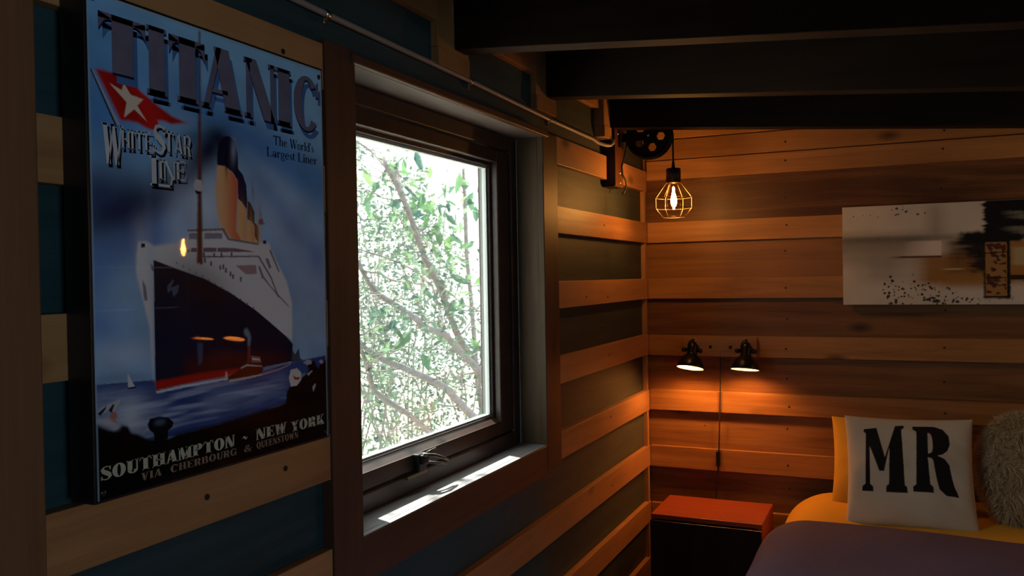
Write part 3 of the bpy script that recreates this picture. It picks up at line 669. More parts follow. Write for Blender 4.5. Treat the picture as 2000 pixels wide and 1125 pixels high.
SHAPES={'flag':[[(0.022,0.152),(0.081,0.152),(0.142,0.156),(0.171,0.177),(0.198,0.186),(0.234,0.2),(0.281,0.215),(0.33,0.222),(0.358,0.221),(0.31,0.229),(0.28,0.234),(0.252,0.23),(0.229,0.232),(0.236,0.243),(0.214,0.256),(0.187,0.253),(0.16,0.246),(0.129,0.245),(0.101,0.248)]],
'star':[[(0.066,0.175),(0.107,0.184),(0.114,0.168),(0.136,0.189),(0.18,0.193),(0.158,0.209),(0.191,0.239),(0.147,0.218),(0.112,0.24),(0.122,0.207)]],
'staff':[[(0.011,0.155),(0.017,0.156),(0.098,0.256),(0.089,0.259)]],
'staffdark':[[(0.007,0.156),(0.011,0.155),(0.089,0.261),(0.084,0.263)]],
'mast':[[(0.395,0.005),(0.402,0.004),(0.395,0.288),(0.392,0.541),(0.367,0.541),(0.382,0.289)]],
'nest':[[(0.361,0.363),(0.37,0.348),(0.393,0.349),(0.398,0.363),(0.392,0.375),(0.367,0.374)]],
'nestdark':[[(0.365,0.374),(0.394,0.375),(0.385,0.382),(0.371,0.381)]],
'cap1':[[(0.462,0.281),(0.469,0.254),(0.49,0.238),(0.515,0.234),(0.54,0.244),(0.553,0.273),(0.555,0.322),(0.55,0.337),(0.53,0.32),(0.496,0.308),(0.461,0.308)]],
'fun1':[[(0.461,0.307),(0.496,0.308),(0.53,0.32),(0.55,0.337),(0.549,0.372),(0.545,0.397),(0.538,0.46),(0.559,0.481),(0.558,0.489),(0.517,0.482),(0.473,0.459),(0.456,0.426),(0.45,0.366)]],
'cap2':[[(0.554,0.31),(0.574,0.321),(0.59,0.347),(0.593,0.388),(0.59,0.407),(0.569,0.39),(0.551,0.382),(0.55,0.335)]],
'fun2':[[(0.548,0.382),(0.569,0.39),(0.59,0.407),(0.585,0.483),(0.572,0.488),(0.54,0.472),(0.545,0.41)]],
'cap3':[[(0.596,0.384),(0.61,0.391),(0.626,0.412),(0.625,0.444),(0.608,0.434),(0.591,0.43)]],
'fun3':[[(0.589,0.43),(0.608,0.434),(0.625,0.444),(0.621,0.487),(0.584,0.486)]],
'cap4':[[(0.625,0.438),(0.64,0.443),(0.647,0.458),(0.643,0.488),(0.626,0.473)]],
'fun4':[[(0.622,0.452),(0.631,0.469),(0.643,0.484),(0.64,0.489),(0.618,0.489)]],
'white':[[(0.151,0.496),(0.183,0.495),(0.205,0.504),(0.29,0.495),(0.328,0.487),(0.341,0.464),(0.482,0.457),(0.512,0.48),(0.643,0.489),(0.694,0.486),(0.706,0.504),(0.743,0.545),(0.782,0.585),(0.807,0.64),(0.806,0.741),(0.723,0.71),(0.624,0.661),(0.507,0.62),(0.398,0.589),(0.297,0.564),(0.203,0.534),(0.193,0.806),(0.184,0.679),(0.164,0.624),(0.141,0.564),(0.143,0.526)]],
'hull':[[(0.203,0.534),(0.298,0.555),(0.399,0.576),(0.507,0.61),(0.624,0.656),(0.724,0.704),(0.776,0.73),(0.808,0.751),(0.801,0.796),(0.477,0.804),(0.2,0.814),(0.202,0.68)]],
'hullred':[[(0.201,0.796),(0.39,0.792),(0.57,0.795),(0.569,0.805),(0.455,0.81),(0.308,0.811),(0.202,0.816)]],
'shadow_red':[[(0.31,0.754),(0.479,0.753),(0.774,0.78),(0.801,0.799),(0.477,0.807),(0.308,0.802)]],
'bridge':[[(0.333,0.464),(0.484,0.456),(0.508,0.479),(0.643,0.488),(0.643,0.493),(0.501,0.484),(0.477,0.462),(0.333,0.469)]],
'bridgewin':[[(0.339,0.472),(0.373,0.471),(0.373,0.485),(0.338,0.486)],[(0.401,0.47),(0.477,0.468),(0.476,0.481),(0.4,0.484)]],
'deckwin':[[(0.347,0.505),(0.368,0.505),(0.368,0.514),(0.343,0.515)],[(0.395,0.504),(0.451,0.503),(0.451,0.513),(0.395,0.514)],[(0.455,0.503),(0.523,0.502),(0.63,0.51),(0.581,0.511),(0.455,0.513)],[(0.299,0.511),(0.339,0.508),(0.339,0.515),(0.299,0.518)]],
'deckline':[[(0.392,0.523),(0.644,0.519),(0.703,0.572),(0.74,0.625),(0.735,0.627),(0.698,0.576),(0.639,0.523),(0.392,0.527)],[(0.701,0.501),(0.746,0.559),(0.74,0.561),(0.695,0.506)]],
'porch':[[(0.533,0.544),(0.628,0.543),(0.632,0.565),(0.579,0.566)]],
'sidewin':[[(0.638,0.546),(0.648,0.546),(0.667,0.574),(0.657,0.579)],[(0.674,0.526),(0.689,0.526),(0.704,0.548),(0.693,0.553)],[(0.667,0.572),(0.702,0.598),(0.785,0.646),(0.796,0.656),(0.727,0.618),(0.664,0.578)]],
'shiplantern':[[(0.161,0.5),(0.174,0.5),(0.174,0.507),(0.161,0.509)],[(0.666,0.481),(0.681,0.481),(0.681,0.489),(0.665,0.489)]],
'bowshade':[[(0.162,0.575),(0.174,0.591),(0.179,0.619),(0.169,0.622),(0.165,0.608)],[(0.192,0.542),(0.203,0.548),(0.203,0.559),(0.195,0.556)]],
'anchor':[[(0.25,0.592),(0.273,0.576),(0.277,0.579),(0.263,0.595),(0.296,0.588),(0.29,0.606),(0.272,0.615),(0.269,0.599),(0.253,0.606)]],
'horizonL':[[(0.001,0.785),(0.194,0.792),(0.2,0.817),(0.199,0.856),(-0.002,0.872)]],
'sea':[[(0.001,0.785),(0.198,0.792),(0.202,0.815),(0.308,0.813),(0.477,0.812),(0.618,0.811),(0.801,0.799),(0.994,0.793),(0.99,0.888),(0.769,0.907),(0.614,0.913),(0.45,0.918),(0.274,0.921),(0.171,0.919),(-0.003,0.885)]],
'sealight':[[(-0.0,0.808),(0.071,0.81),(0.192,0.833),(0.247,0.862),(0.209,0.89),(0.171,0.908),(-0.002,0.864)],[(0.389,0.842),(0.544,0.845),(0.692,0.839),(0.772,0.833),(0.771,0.867),(0.566,0.885),(0.43,0.882),(0.366,0.875)]],
'foam':[[(0.202,0.817),(0.308,0.813),(0.477,0.812),(0.618,0.81),(0.617,0.815),(0.476,0.817),(0.307,0.819),(0.204,0.822)]],
'sail':[[(0.105,0.769),(0.129,0.801),(0.105,0.8)]],
'boat':[[(0.102,0.8),(0.135,0.8),(0.129,0.804),(0.105,0.803)]],
'crowd':[[(-0.002,0.862),(0.028,0.876),(0.06,0.885),(0.082,0.875),(0.102,0.879),(0.112,0.894),(0.136,0.901),(0.171,0.916),(0.245,0.924),(0.274,0.919),(0.45,0.916),(0.614,0.91),(0.729,0.905),(0.764,0.901),(0.77,0.873),(0.793,0.858),(0.84,0.857),(0.855,0.842),(0.878,0.835),(0.896,0.826),(0.885,0.815),(0.903,0.804),(0.93,0.803),(0.935,0.817),(0.95,0.827),(0.959,0.816),(0.981,0.81),(1.006,0.803),(0.995,1.06),(-0.008,1.022)]],
'bollard':[[(0.169,0.885),(0.178,0.874),(0.209,0.872),(0.243,0.878),(0.264,0.891),(0.259,0.901),(0.242,0.908),(0.241,0.926),(0.193,0.924),(0.19,0.906),(0.175,0.897)]],
'bollardlight':[[(0.191,0.883),(0.213,0.88),(0.237,0.885),(0.224,0.89),(0.2,0.889)]],
'hatL':[[(0.004,0.84),(0.021,0.831),(0.046,0.826),(0.082,0.821),(0.074,0.832),(0.063,0.839),(0.057,0.846),(0.045,0.839),(0.029,0.843),(0.008,0.847)]],
'hatLd':[[(0.005,0.843),(0.028,0.833),(0.034,0.829),(0.031,0.837),(0.014,0.848)],[(0.04,0.84),(0.054,0.829),(0.06,0.83),(0.05,0.846)]],
'face':[[(0.043,0.851),(0.053,0.843),(0.066,0.848),(0.068,0.857),(0.059,0.861),(0.069,0.869),(0.049,0.866)]],
'shirt':[[(-0.001,0.849),(0.014,0.854),(0.04,0.857),(0.066,0.871),(0.077,0.882),(0.044,0.876),(0.004,0.861)]],
'hatR':[[(0.783,0.838),(0.794,0.818),(0.828,0.816),(0.85,0.829),(0.849,0.849),(0.826,0.862),(0.793,0.862)]],
'hatRr':[[(0.805,0.833),(0.821,0.84),(0.844,0.841),(0.835,0.848),(0.813,0.845)]],
'boater':[[(0.862,0.804),(0.886,0.797),(0.909,0.801),(0.912,0.811),(0.885,0.812)],[(0.951,0.807),(0.969,0.803),(0.981,0.81),(0.969,0.816)]],
'collar':[[(0.884,0.836),(0.908,0.829),(0.917,0.83),(0.89,0.842)],[(0.912,0.874),(0.93,0.865),(0.933,0.871),(0.917,0.889)]],
'quay':[[(0.45,0.918),(0.614,0.913),(0.758,0.905),(0.757,0.929),(0.613,0.936),(0.449,0.942)]],
'tug':[[(0.476,0.817),(0.486,0.81),(0.523,0.803),(0.546,0.793),(0.575,0.779),(0.599,0.783),(0.648,0.793),(0.653,0.806),(0.642,0.818),(0.569,0.82),(0.499,0.821)]],
'tugline':[[(0.494,0.818),(0.569,0.818),(0.647,0.816),(0.647,0.82),(0.569,0.823),(0.494,0.823)],[(0.546,0.793),(0.575,0.787),(0.648,0.796),(0.648,0.798),(0.575,0.791),(0.546,0.796)],[(0.474,0.819),(0.479,0.797),(0.484,0.798),(0.49,0.817)]],
'tugfun':[[(0.581,0.743),(0.594,0.743),(0.592,0.784),(0.577,0.783)]],
'tugcab':[[(0.595,0.767),(0.639,0.773),(0.646,0.788),(0.597,0.784)]],
'tugcabwin':[[(0.602,0.773),(0.636,0.778),(0.639,0.782),(0.602,0.778)]],
'rope':[[(0.647,0.816),(0.733,0.81),(0.795,0.801),(0.795,0.804),(0.732,0.814),(0.647,0.82)]],
'tugsmoke':[[(0.564,0.703),(0.578,0.697),(0.592,0.71),(0.597,0.723),(0.591,0.743),(0.581,0.743),(0.582,0.722),(0.568,0.715)]],
'reflect':[[(0.362,0.722),(0.385,0.724),(0.381,0.765),(0.366,0.775)]],
'flagmast':[[(0.645,0.428),(0.668,0.427),(0.668,0.435),(0.68,0.439),(0.645,0.442)]],
'farship':[[(0.796,0.788),(0.808,0.767),(0.818,0.779),(0.841,0.764),(0.846,0.791),(0.863,0.797),(0.801,0.799)]],
'shoreL':[[(0.001,0.768),(0.089,0.768),(0.194,0.784),(0.194,0.794),(0.001,0.785)]],
'port':[[(0.286,0.538),(0.291,0.539),(0.291,0.543),(0.286,0.542)],[(0.311,0.545),(0.316,0.546),(0.316,0.55),(0.311,0.549)],[(0.336,0.553),(0.341,0.553),(0.34,0.557),(0.335,0.557)],[(0.361,0.56),(0.366,0.561),(0.366,0.565),(0.361,0.564)],[(0.386,0.568),(0.392,0.569),(0.391,0.573),(0.386,0.573)],[(0.412,0.577),(0.418,0.578),(0.418,0.582),(0.412,0.581)],[(0.439,0.586),(0.445,0.586),(0.444,0.591),(0.439,0.59)],[(0.466,0.595),(0.472,0.595),(0.472,0.6),(0.466,0.599)],[(0.494,0.604),(0.499,0.605),(0.499,0.609),(0.494,0.609)],[(0.522,0.614),(0.528,0.615),(0.527,0.619),(0.522,0.619)],[(0.551,0.624),(0.556,0.625),(0.556,0.63),(0.55,0.629)],[(0.58,0.635),(0.586,0.636),(0.586,0.64),(0.58,0.64)],[(0.61,0.646),(0.616,0.647),(0.615,0.652),(0.609,0.651)]],
'folk':[[(0.383,0.533),(0.39,0.533),(0.389,0.543),(0.382,0.543)],[(0.397,0.528),(0.405,0.528),(0.404,0.539),(0.397,0.539)],[(0.423,0.535),(0.43,0.535),(0.43,0.546),(0.422,0.546)],[(0.462,0.544),(0.469,0.544),(0.469,0.555),(0.461,0.555)],[(0.475,0.542),(0.483,0.542),(0.482,0.553),(0.474,0.553)],[(0.486,0.551),(0.494,0.551),(0.493,0.562),(0.485,0.562)],[(0.506,0.559),(0.514,0.559),(0.513,0.57),(0.505,0.57)],[(0.517,0.566),(0.525,0.566),(0.524,0.577),(0.516,0.577)],[(0.551,0.572),(0.56,0.572),(0.559,0.584),(0.551,0.584)],[(0.394,0.515),(0.401,0.515),(0.401,0.526),(0.393,0.526)],[(0.436,0.516),(0.444,0.515),(0.444,0.526),(0.436,0.526)],[(0.467,0.514),(0.475,0.514),(0.474,0.525),(0.467,0.525)],[(0.512,0.513),(0.52,0.513),(0.52,0.524),(0.512,0.524)]]}
# sky: pale head, mid blue, white vapour round the ship
g = np.clip(TT/.75, 0, 1)[..., None]
IMG = L3(.55, .72, .86)*(1-g)+L3(.56, .66, .80)*g
blob(.0, .12, .25, .14, 0, (.36, .58, .80), .7); blob(.62, .24, .36, .055, 14, (.17, .42, .70), .85); blob(.95, .31, .30, .06, 20, (.25, .48, .72), .6)
blob(.05, .24, .16, .08, 0, (.30, .52, .78), .8); blob(.9, .08, .2, .08, 0, (.60, .76, .88), .6)
blob(.10, .435, .22, .075, -14, (.02, .07, .20), .97); blob(.30, .375, .17, .045, -22, (.03, .11, .30), .92); blob(.02, .40, .10, .06, 0, (.05, .16, .36), .7)
blob(.16, .50, .20, .04, -14, (.18, .38, .68), .85); blob(.30, .45, .10, .05, -30, (.40, .55, .76), .6)
blob(.05, .56, .12, .05, -20, (.30, .44, .68), .7); blob(.02, .66, .10, .05, 0, (.30, .45, .72), .6); blob(.12, .60, .08, .09, 10, (.62, .70, .82), .7); blob(.10, .73, .12, .03, 0, (.72, .74, .82), .6)
blob(.40, .41, .10, .10, 0, (.80, .80, .85), .8); blob(.42, .33, .06, .04, 0, (.70, .76, .86), .5)
blob(.75, .42, .22, .10, 30, (.66, .70, .80), .7); blob(.86, .47, .16, .035, 32, (.40, .52, .72), .55); blob(.72, .36, .14, .03, 30, (.36, .50, .72), .5)
blob(.92, .60, .14, .12, 0, (.60, .64, .76), .7); blob(.30, .47, .06, .10, 15, (.74, .78, .86), .6); blob(.80, .36, .2, .03, 24, (.62, .70, .82), .5); blob(.88, .70, .12, .05, 0, (.62, .66, .74), .6); blob(.95, .52, .06, .05, 0, (.32, .46, .70), .5)
wv = vnoise(SS, TT, 22, 41)+.6*vnoise(SS+.3*TT, TT, 55, 43); IMG = IMG*(1+.13*wv[..., None])
blob(.17, .52, .05, .16, -20, (.05, .14, .34), .25)
IMG = IMG*np.array((1.12, 1.25, 1.32))
# smoke behind the first funnel
blob(.425, .275, .075, .045, -25, (.02, .05, .12), .95); blob(.47, .245, .06, .03, 0, (.03, .06, .16), .9); blob(.36, .255, .06, .02, -10, (.16, .34, .52), .6); blob(.38, .31, .08, .03, -35, (.06, .14, .32), .6)
# funnels
sh_f = 1.0+.0*SS
def funnel(n, x0, x1):
    f = np.clip((SS-x0)/(x1-x0), 0, 1)
    c = L3(.97, .74, .54)[None, None]*(1-f[..., None])+L3(.93, .31, .11)[None, None]*f[..., None]
    for poly in SHAPES[n]:
        m = soft_mask(SS, TT, poly, 2, DS, DT); mixin(blur(m, 1), c)
funnel('fun4', .635, .655); shape('cap4', (.03, .05, .12)); funnel('fun3', .605, .64); shape('cap3', (.04, .09, .18)); funnel('fun2', .575, .61); shape('cap2', (.10, .12, .26)); funnel('fun1', .475, .56); shape('cap1', (.06, .08, .20))
blob(.535, .265, .012, .03, 8, (.62, .66, .78), .8); blob(.50, .30, .006, .03, 0, (.03, .04, .10), .8)
for s0, t0 in ((.62, .36), (.655, .42)): blob(s0, t0, .006, .025, -6, (.45, .50, .64), .6)
for s0 in (.575, .612, .645): blob(s0, .47, .012, .06, -4, (.94, .66, .42), .6)
# sea and shore
shape('shoreL', (.40, .50, .66), .5, 4); shape('sea', (.22, .32, .58)); shape('sealight', (.60, .66, .82), .75, 10)
rip = np.clip(vnoise(SS*.6, TT*7, 26, 5)*2.2, 0, 1)*np.clip((TT-.79)/.04, 0, 1)
m_sea = soft_mask(SS, TT, SHAPES['sea'][0], 2, DS, DT); mixin(m_sea*rip*.6, L3(.72, .76, .90)); mixin(m_sea*np.clip(-vnoise(SS*.7, TT*6, 30, 9)*2, 0, 1)*.4, L3(.10, .16, .38))
blob(.11, .86, .05, .04, 0, (.82, .84, .90), .7)
# the liner
shape('white', (.90, .88, .90), 1, 1); blob(.20, .60, .02, .16, -4, (.70, .76, .88), .35); blob(.16, .50, .03, .05, 0, (.90, .92, .95), .35)
shape('hull', (.055, .085, .20)); blob(.38, .60, .12, .06, 12, (.025, .03, .06), .6); blob(.30, .68, .08, .10, 0, (.10, .13, .26), .5)
shape('shadow_red', (.30, .07, .07), .85, 8); shape('hullred', (.75, .13, .09), 1, 1)
blob(.215, .70, .008, .12, 0, (.78, .82, .90), .0)
shape('bridge', (.30, .18, .22), .75); shape('bridgewin', (.42, .42, .56), .8); shape('deckwin', (.40, .28, .38), .9); shape('deckline', (.32, .24, .34), .8); shape('porch', (.66, .50, .52), .9)
shape('sidewin', (.34, .32, .48), .8); shape('shiplantern', (.12, .10, .16)); shape('bowshade', (.38, .36, .46), .8); shape('anchor', (.36, .40, .52), .8); shape('port', (.40, .36, .46), .9); shape('folk', (.30, .24, .30), .9)
shape('foam', (.86, .88, .94), .95); shape('farship', (.20, .20, .26), .9); shape('rope', (.80, .62, .62), .9)
shape('tugsmoke', (.62, .66, .74), .7, 1); shape('tug', (.40, .14, .11)); shape('tugfun', (.52, .22, .18)); shape('tugcab', (.60, .40, .38)); shape('tugline', (.88, .80, .78), .9); shape('tugcabwin', (.90, .86, .86)); shape('reflect', (.34, .40, .54), .6, 1)
shape('sail', (.86, .88, .92), .95); shape('boat', (.12, .14, .24))
shape('mast', (.42, .22, .17), 1, 1); shape('nest', (.84, .80, .80)); shape('nestdark', (.10, .09, .12)); shape('flagmast', (.62, .20, .18), .8)
for a, b in ((.405, .40), (.45, .40)): pass
# onlookers and quay
shape('crowd', (.022, .022, .030), 1, 1); shape('quay', (.10, .055, .055), .6, 5); shape('bollard', (.035, .045, .09)); shape('bollardlight', (.40, .46, .60), .8, 2)
shape('hatL', (.72, .72, .76)); shape('hatLd', (.06, .06, .08)); shape('face', (.72, .42, .34), .9); shape('shirt', (.78, .76, .76), .8, 2)
shape('hatR', (.88, .85, .84)); shape('hatRr', (.72, .12, .10)); shape('boater', (.74, .72, .74), .9); shape('collar', (.80, .78, .80), .8)
blob(.99, .99, .3, .03, 0, (.015, .015, .02), .9); blob(.1, .96, .5, .04, 0, (.015, .015, .02), .9)
# the line's pennant
shape('staffdark', (.12, .14, .26)); shape('staff', (.70, .72, .78)); fl = np.clip(.78+.5*np.sin(SS*40-TT*30)*.35+.3*(TT-.1)/.1*.4, .55, 1.15)
shape('flag', (.80, .14, .12), 1, 1, shade=fl); blob(.18, .17, .10, .02, 18, (.86, .34, .34), .0); shape('star', (.93, .85, .78))
IMG = np.clip(IMG, 0, 1)
# printed borders: lighter rim along the top and the sides
for m in (SS < .006, SS > .994, TT < .007): mixin(m*.55, L3(.62, .72, .80))
Yg = PY0+(PY1-PY0)*SS; Zg = PZ1-PK*TT
M_print = printed('glossy_print', .3, .22, .06)
o = grid_obj('print', np.full_like(SS, PX), Yg, Zg, M_print, poster, IMG); o.matrix_parent_inverse = PINV

# lettering -------------------------------------------------------------
class Glyphs:
    """slab and fat-face capitals built from strokes; every glyph is one unit high"""
    def __init__(s, W=.24, t=.07, sf=.08): s.W, s.t, s.sf = W, t, sf; s.notoe = False
    def quad(s, *p_): s.out.append(list(p_))
    def bar(s, x0, x1, y0, y1): s.quad((x0, y0), (x1, y0), (x1, y1), (x0, y1))
    def stem(s, x, w=None, y0=0, y1=1, lo=True, hi=True):
        w = w or s.W; s.bar(x-w/2, x+w/2, y0, y1)
        if lo: s.bar(x-w/2-s.sf, x+w/2+s.sf, y0, y0+s.t)
        if hi: s.bar(x-w/2-s.sf, x+w/2+s.sf, y1-s.t, y1)
    def diag(s, x0, y0, x1, y1, w): s.quad((x0-w/2, y0), (x0+w/2, y0), (x1+w/2, y1), (x1-w/2, y1))
    def ring(s, cx, cy, rx, ry, wx, wy, a0=0, a1=360, n=22):
        for i in range(n):
            A, B = R(a0+(a1-a0)*i/n), R(a0+(a1-a0)*(i+1)/n)
            s.quad((cx+rx*math.cos(A), cy+ry*math.sin(A)), (cx+rx*math.cos(B), cy+ry*math.sin(B)), (cx+(rx-wx)*math.cos(B), cy+(ry-wy)*math.sin(B)), (cx+(rx-wx)*math.cos(A), cy+(ry-wy)*math.sin(A)))
    def path(s, pts, ws):
        P = [Vector(q) for q in pts]; Ls = []
        for i, q in enumerate(P):
            d = (P[min(i+1, len(P)-1)]-P[max(i-1, 0)]).normalized(); nn = Vector((-d.y, d.x)); w = ws[i] if hasattr(ws, '__len__') else ws
            Ls.append((q+nn*w/2, q-nn*w/2))
        for a, b in zip(Ls, Ls[1:]): s.quad(a[0], a[1], b[1], b[0])
    def get(s, ch):
        s.out = []; W, t, sf = s.W, s.t, s.sf; o = sf+W/2; th = max(t, W*.34)
        adv = 0
        if ch == 'I': s.stem(o); adv = 2*o
        elif ch == 'T':
            h = .44; s.stem(h, hi=False, lo=not s.notoe); s.bar(0, 2*h, 1-t*1.6, 1); s.quad((0, 1), (.24, 1-t*1.2), (.10, .86), (0, .70)); s.quad((2*h-.24, 1-t*1.2), (2*h, 1), (2*h, .70), (2*h-.10, .86)); adv = 2*h
        elif ch == 'A':
            x = .86; s.diag(th/2+sf*.6, 0, x/2-W*.15, 1, th); s.diag(x-W/2-sf*.4, 0, x/2, 1, W); s.bar(.22, x-.3, .26, .26+t); s.bar(0, th+sf*1.3, 0, t); s.bar(x-W-sf, x+sf*.2, 0, t); adv = x+.02
        elif ch == 'N':
            x = .92; s.stem(sf+th/2, th); s.stem(x-sf-th/2, th, lo=False); s.diag(sf+W*.4, 1, x-sf-W*.45, 0, W); adv = x
        elif ch == 'M':
            x = 1.12; s.stem(sf+th/2, th); s.stem(x-sf-W/2, W); s.diag(sf+W*.45, 1, x*.46, .02, W*.9); s.diag(x-sf-W*.7, 1, x*.46, .02, th); adv = x
        elif ch in 'CG':
            s.ring(.44, .5, .44, .51, W, t*1.1, 42, 318, 26); s.quad((.74, .66), (.84, .66), (.84, .96), (.76, .90)); adv = .88
            if ch == 'G': s.bar(.62, .62+W*.9, .02, .46); s.bar(.54, .92, .42, .42+t); adv = .94
        elif ch in 'OQ':
            s.ring(.46, .5, .46, .51, W, t*1.1, 0, 360, 32); adv = .92
            if ch == 'Q': s.quad((.45, .14), (.60, .14), (.92, -.16), (.74, -.18))
        elif ch in 'EL':
            s.stem(o, hi=True); x = .78 if ch == 'E' else .74
            s.bar(o, x, 0, t*1.1); s.quad((x-t, 0), (x, 0), (x, .30), (x-t*.5, .30)); adv = x
            if ch == 'E': s.bar(o, x-.03, 1-t*1.1, 1); s.quad((x-.03-t, 1), (x-.03, 1), (x-.03, .74), (x-.03-t*.5, .74)); s.bar(o, x-.18, .48, .48+t); s.bar(x-.24, x-.17, .38, .64)
        elif ch == 'H':
            s.stem(o); s.stem(o+.52, W); s.bar(o, o+.5, .46, .46+t*1.1); adv = 2*o+.52
        elif ch in 'PRB':
            s.stem(o, hi=True); s.bar(o, o+.22, 1-t, 1); s.bar(o, o+.22, .46, .46+t); s.ring(o+.20, .73, .44-sf*.5, .27, W, t, -90, 90, 14); adv = o+.62
            if ch == 'R': s.path([(o+.22, .48), (o+.36, .42), (o+.42, .28), (o+.47, .08), (o+.60, .04)], [W*.9, W, W, W*.8, t]); adv = o+.66
            if ch == 'B': s.bar(o, o+.22, 0, t); s.ring(o+.20, .26, .50-sf*.5, .265, W, t, -90, 90, 14); adv = o+.68
        elif ch == 'S':
            s.path([(.64, .76), (.58, .90), (.40, .97), (.20, .92), (.13, .76), (.22, .62), (.40, .50), (.56, .38), (.62, .24), (.52, .08), (.34, .03), (.14, .10), (.07, .26)], [t*.8, t, t, t*1.3, W*.75, W*.9, W*.95, W*.9, W*.75, t*1.3, t, t, t*.8])
            s.quad((.58, .70), (.68, .70), (.68, .98), (.62, .98)); s.quad((.02, .02), (.08, .02), (.13, .30), (.02, .30)); adv = .72
        elif ch == 'U':
            s.bar(o-W/2, o+W/2, .26, 1); s.bar(0, 2*o, 1-t, 1); x = o+.50; s.bar(x-th/2, x+th/2, .26, 1); s.bar(x-th/2-sf, x+th/2+sf, 1-t, 1)
            s.ring((o-W/2+x+th/2)/2, .27, (x+th/2-o+W/2)/2, .28, W*.8, t*1.1, 180, 360, 16); adv = x+th/2+sf
        elif ch in 'VY':
            if ch == 'V': s.diag(sf+W/2, 1, .44, 0, W); s.diag(.82-th, 1, .46, 0, th); adv = .84
            else: s.diag(sf+W/2, 1, .43, .44, W); s.diag(.82-th, 1, .47, .44, th); s.stem(.44, W, 0, .5, hi=False); adv = .84
            s.bar(0, 2*sf+W, 1-t, 1); s.bar(.82-2*th-sf*.3, .86, 1-t, 1)
        elif ch == 'W':
            s.diag(sf+W/2, 1, .36, 0, W); s.diag(.58, 1, .38, 0, th); s.diag(.60, 1, .84, 0, W); s.diag(1.18-th, 1, .86, 0, th); s.bar(0, 2*sf+W, 1-t, 1); s.bar(.46, .74, 1-t, 1); s.bar(1.18-2*th-sf*.3, 1.22, 1-t, 1); adv = 1.2
        elif ch == 'K':
            s.stem(o); s.diag(o+W*.4, .40, o+.52, 1, th); s.path([(o+W*.5, .56), (o+.32, .34), (o+.50, .04)], [W*.8, W, W]); s.bar(o+.34, o+.68, 0, t); s.bar(o+.34, o+.66, 1-t, 1); adv = o+.66
        elif ch == '&':
            s.ring(.38, .77, .22, .23, W*.5, t, 0, 360, 18); s.ring(.34, .27, .32, .28, W*.7, t, 60, 360, 20); s.path([(.24, .72), (.44, .40), (.72, .02)], [W*.8]*3); s.path([(.66, .27), (.74, .46), (.84, .50)], [t, t, t]); adv = .86
        elif ch == '~': s.path([(.05, .40), (.18, .54), (.34, .52), (.52, .40), (.68, .38), (.80, .52)], [t*.6, t*1.3, W*.6, W*.6, t*1.3, t*.6]); adv = .85
        elif ch == "'": s.quad((.03, 1), (.15, 1), (.11, .72), (.06, .72)); adv = .18
        elif ch == ' ': adv = .34
        # lower case, x-height .62
        elif ch == 'h': s.stem(o, hi=False); s.bar(0, o, 1-t, 1); x = o+.40; s.bar(x-W/2, x+W/2, 0, .44); s.bar(x-W/2-sf, x+W/2+sf, 0, t); s.ring((o+x)/2, .40, (x-o+W)/2, .24, W*.9, t*1.2, 0, 150, 10); adv = x+o
        elif ch in 'nr':
            s.stem(o, None, 0, .62, hi=False); s.bar(0, o, .62-t, .62)
            if ch == 'n': x = o+.40; s.bar(x-W/2, x+W/2, 0, .44); s.bar(x-W/2-sf, x+W/2+sf, 0, t); s.ring((o+x)/2, .40, (x-o+W)/2, .24, W*.9, t*1.2, 0, 150, 10); adv = x+o
            else: s.path([(o, .42), (o+.12, .56), (o+.26, .58), (o+.32, .50)], [t, t*1.2, W*.7, W*.7]); adv = o+.36
        elif ch == 'e': s.ring(.28, .31, .28, .33, W*.85, t, 15, 320, 20); s.bar(.10, .54, .31, .31+t); adv = .58
        elif ch == 'o': s.ring(.30, .31, .30, .33, W*.85, t, 0, 360, 22); adv = .60
        elif ch == 'l': s.stem(o, hi=False); s.bar(0, o, 1-t, 1); adv = 2*o
        elif ch == 'i': s.stem(o, None, 0, .62, hi=False); s.bar(0, o, .62-t, .62); s.bar(o-W/2, o+W/2, .76, .94); adv = 2*o
        elif ch == 'd': s.ring(.28, .31, .28, .33, W*.85, t, 0, 360, 20); x = .28+.28-W*.3; s.bar(x-W/2, x+W/2, 0, 1); s.bar(x-W/2-sf, x, 1-t, 1); s.bar(x, x+W/2+sf, 0, t); adv = x+o
        elif ch == 's': s.path([(.36, .48), (.28, .58), (.14, .56), (.09, .46), (.20, .34), (.34, .24), (.34, .10), (.20, .03), (.05, .12)], [t, t, t*1.3, W*.7, W*.8, W*.8, W*.7, t, t]); adv = .42
        elif ch == 'a': s.bar(.34, .34+W, .06, .44); s.bar(.34, .34+W+sf, 0, t); s.ring(.26, .42, .27, .21, W*.8, t, 0, 165, 10); s.ring(.20, .18, .20, .19, W*.7, t, 0, 360, 16); adv = .40+W
        elif ch == 'g': s.ring(.26, .40, .24, .23, W*.75, t, 0, 360, 18); s.ring(.28, -.10, .28, .17, W*.6, t, 0, 360, 18); s.path([(.10, .24), (.06, .12), (.16, .06), (.40, .05)], [t, t, t, t]); s.bar(.42, .60, .54, .54+t); adv = .58
        elif ch == 't': s.bar(o-W/2, o+W/2, .08, .80); s.bar(0, o+.20, .62-t, .62); s.path([(o, .10), (o+.08, .03), (o+.22, .08)], [W*.8, t*1.3, t]); adv = o+.24
        return s.out, adv
def text_polys(txt, G, s0, s1, tb, tt, gap=.10, slope=0., big=None, fit=True):
    """lay a line between s0 and s1 (poster units), baseline tb, cap line tt"""
    h = (tb-tt)*PK; x = 0; items = []
    for ch in txt:
        o_, a = G.get(ch); items.append((x, o_)); x += a+gap
    tot = x-gap; k = (s1-s0)/tot
    return [[(s0+(x0+px_)*k, tb-(tb-tt)*py_+slope*(s0+(x0+px_)*k-s0)) for px_, py_ in poly] for x0, o_ in items for poly in o_]
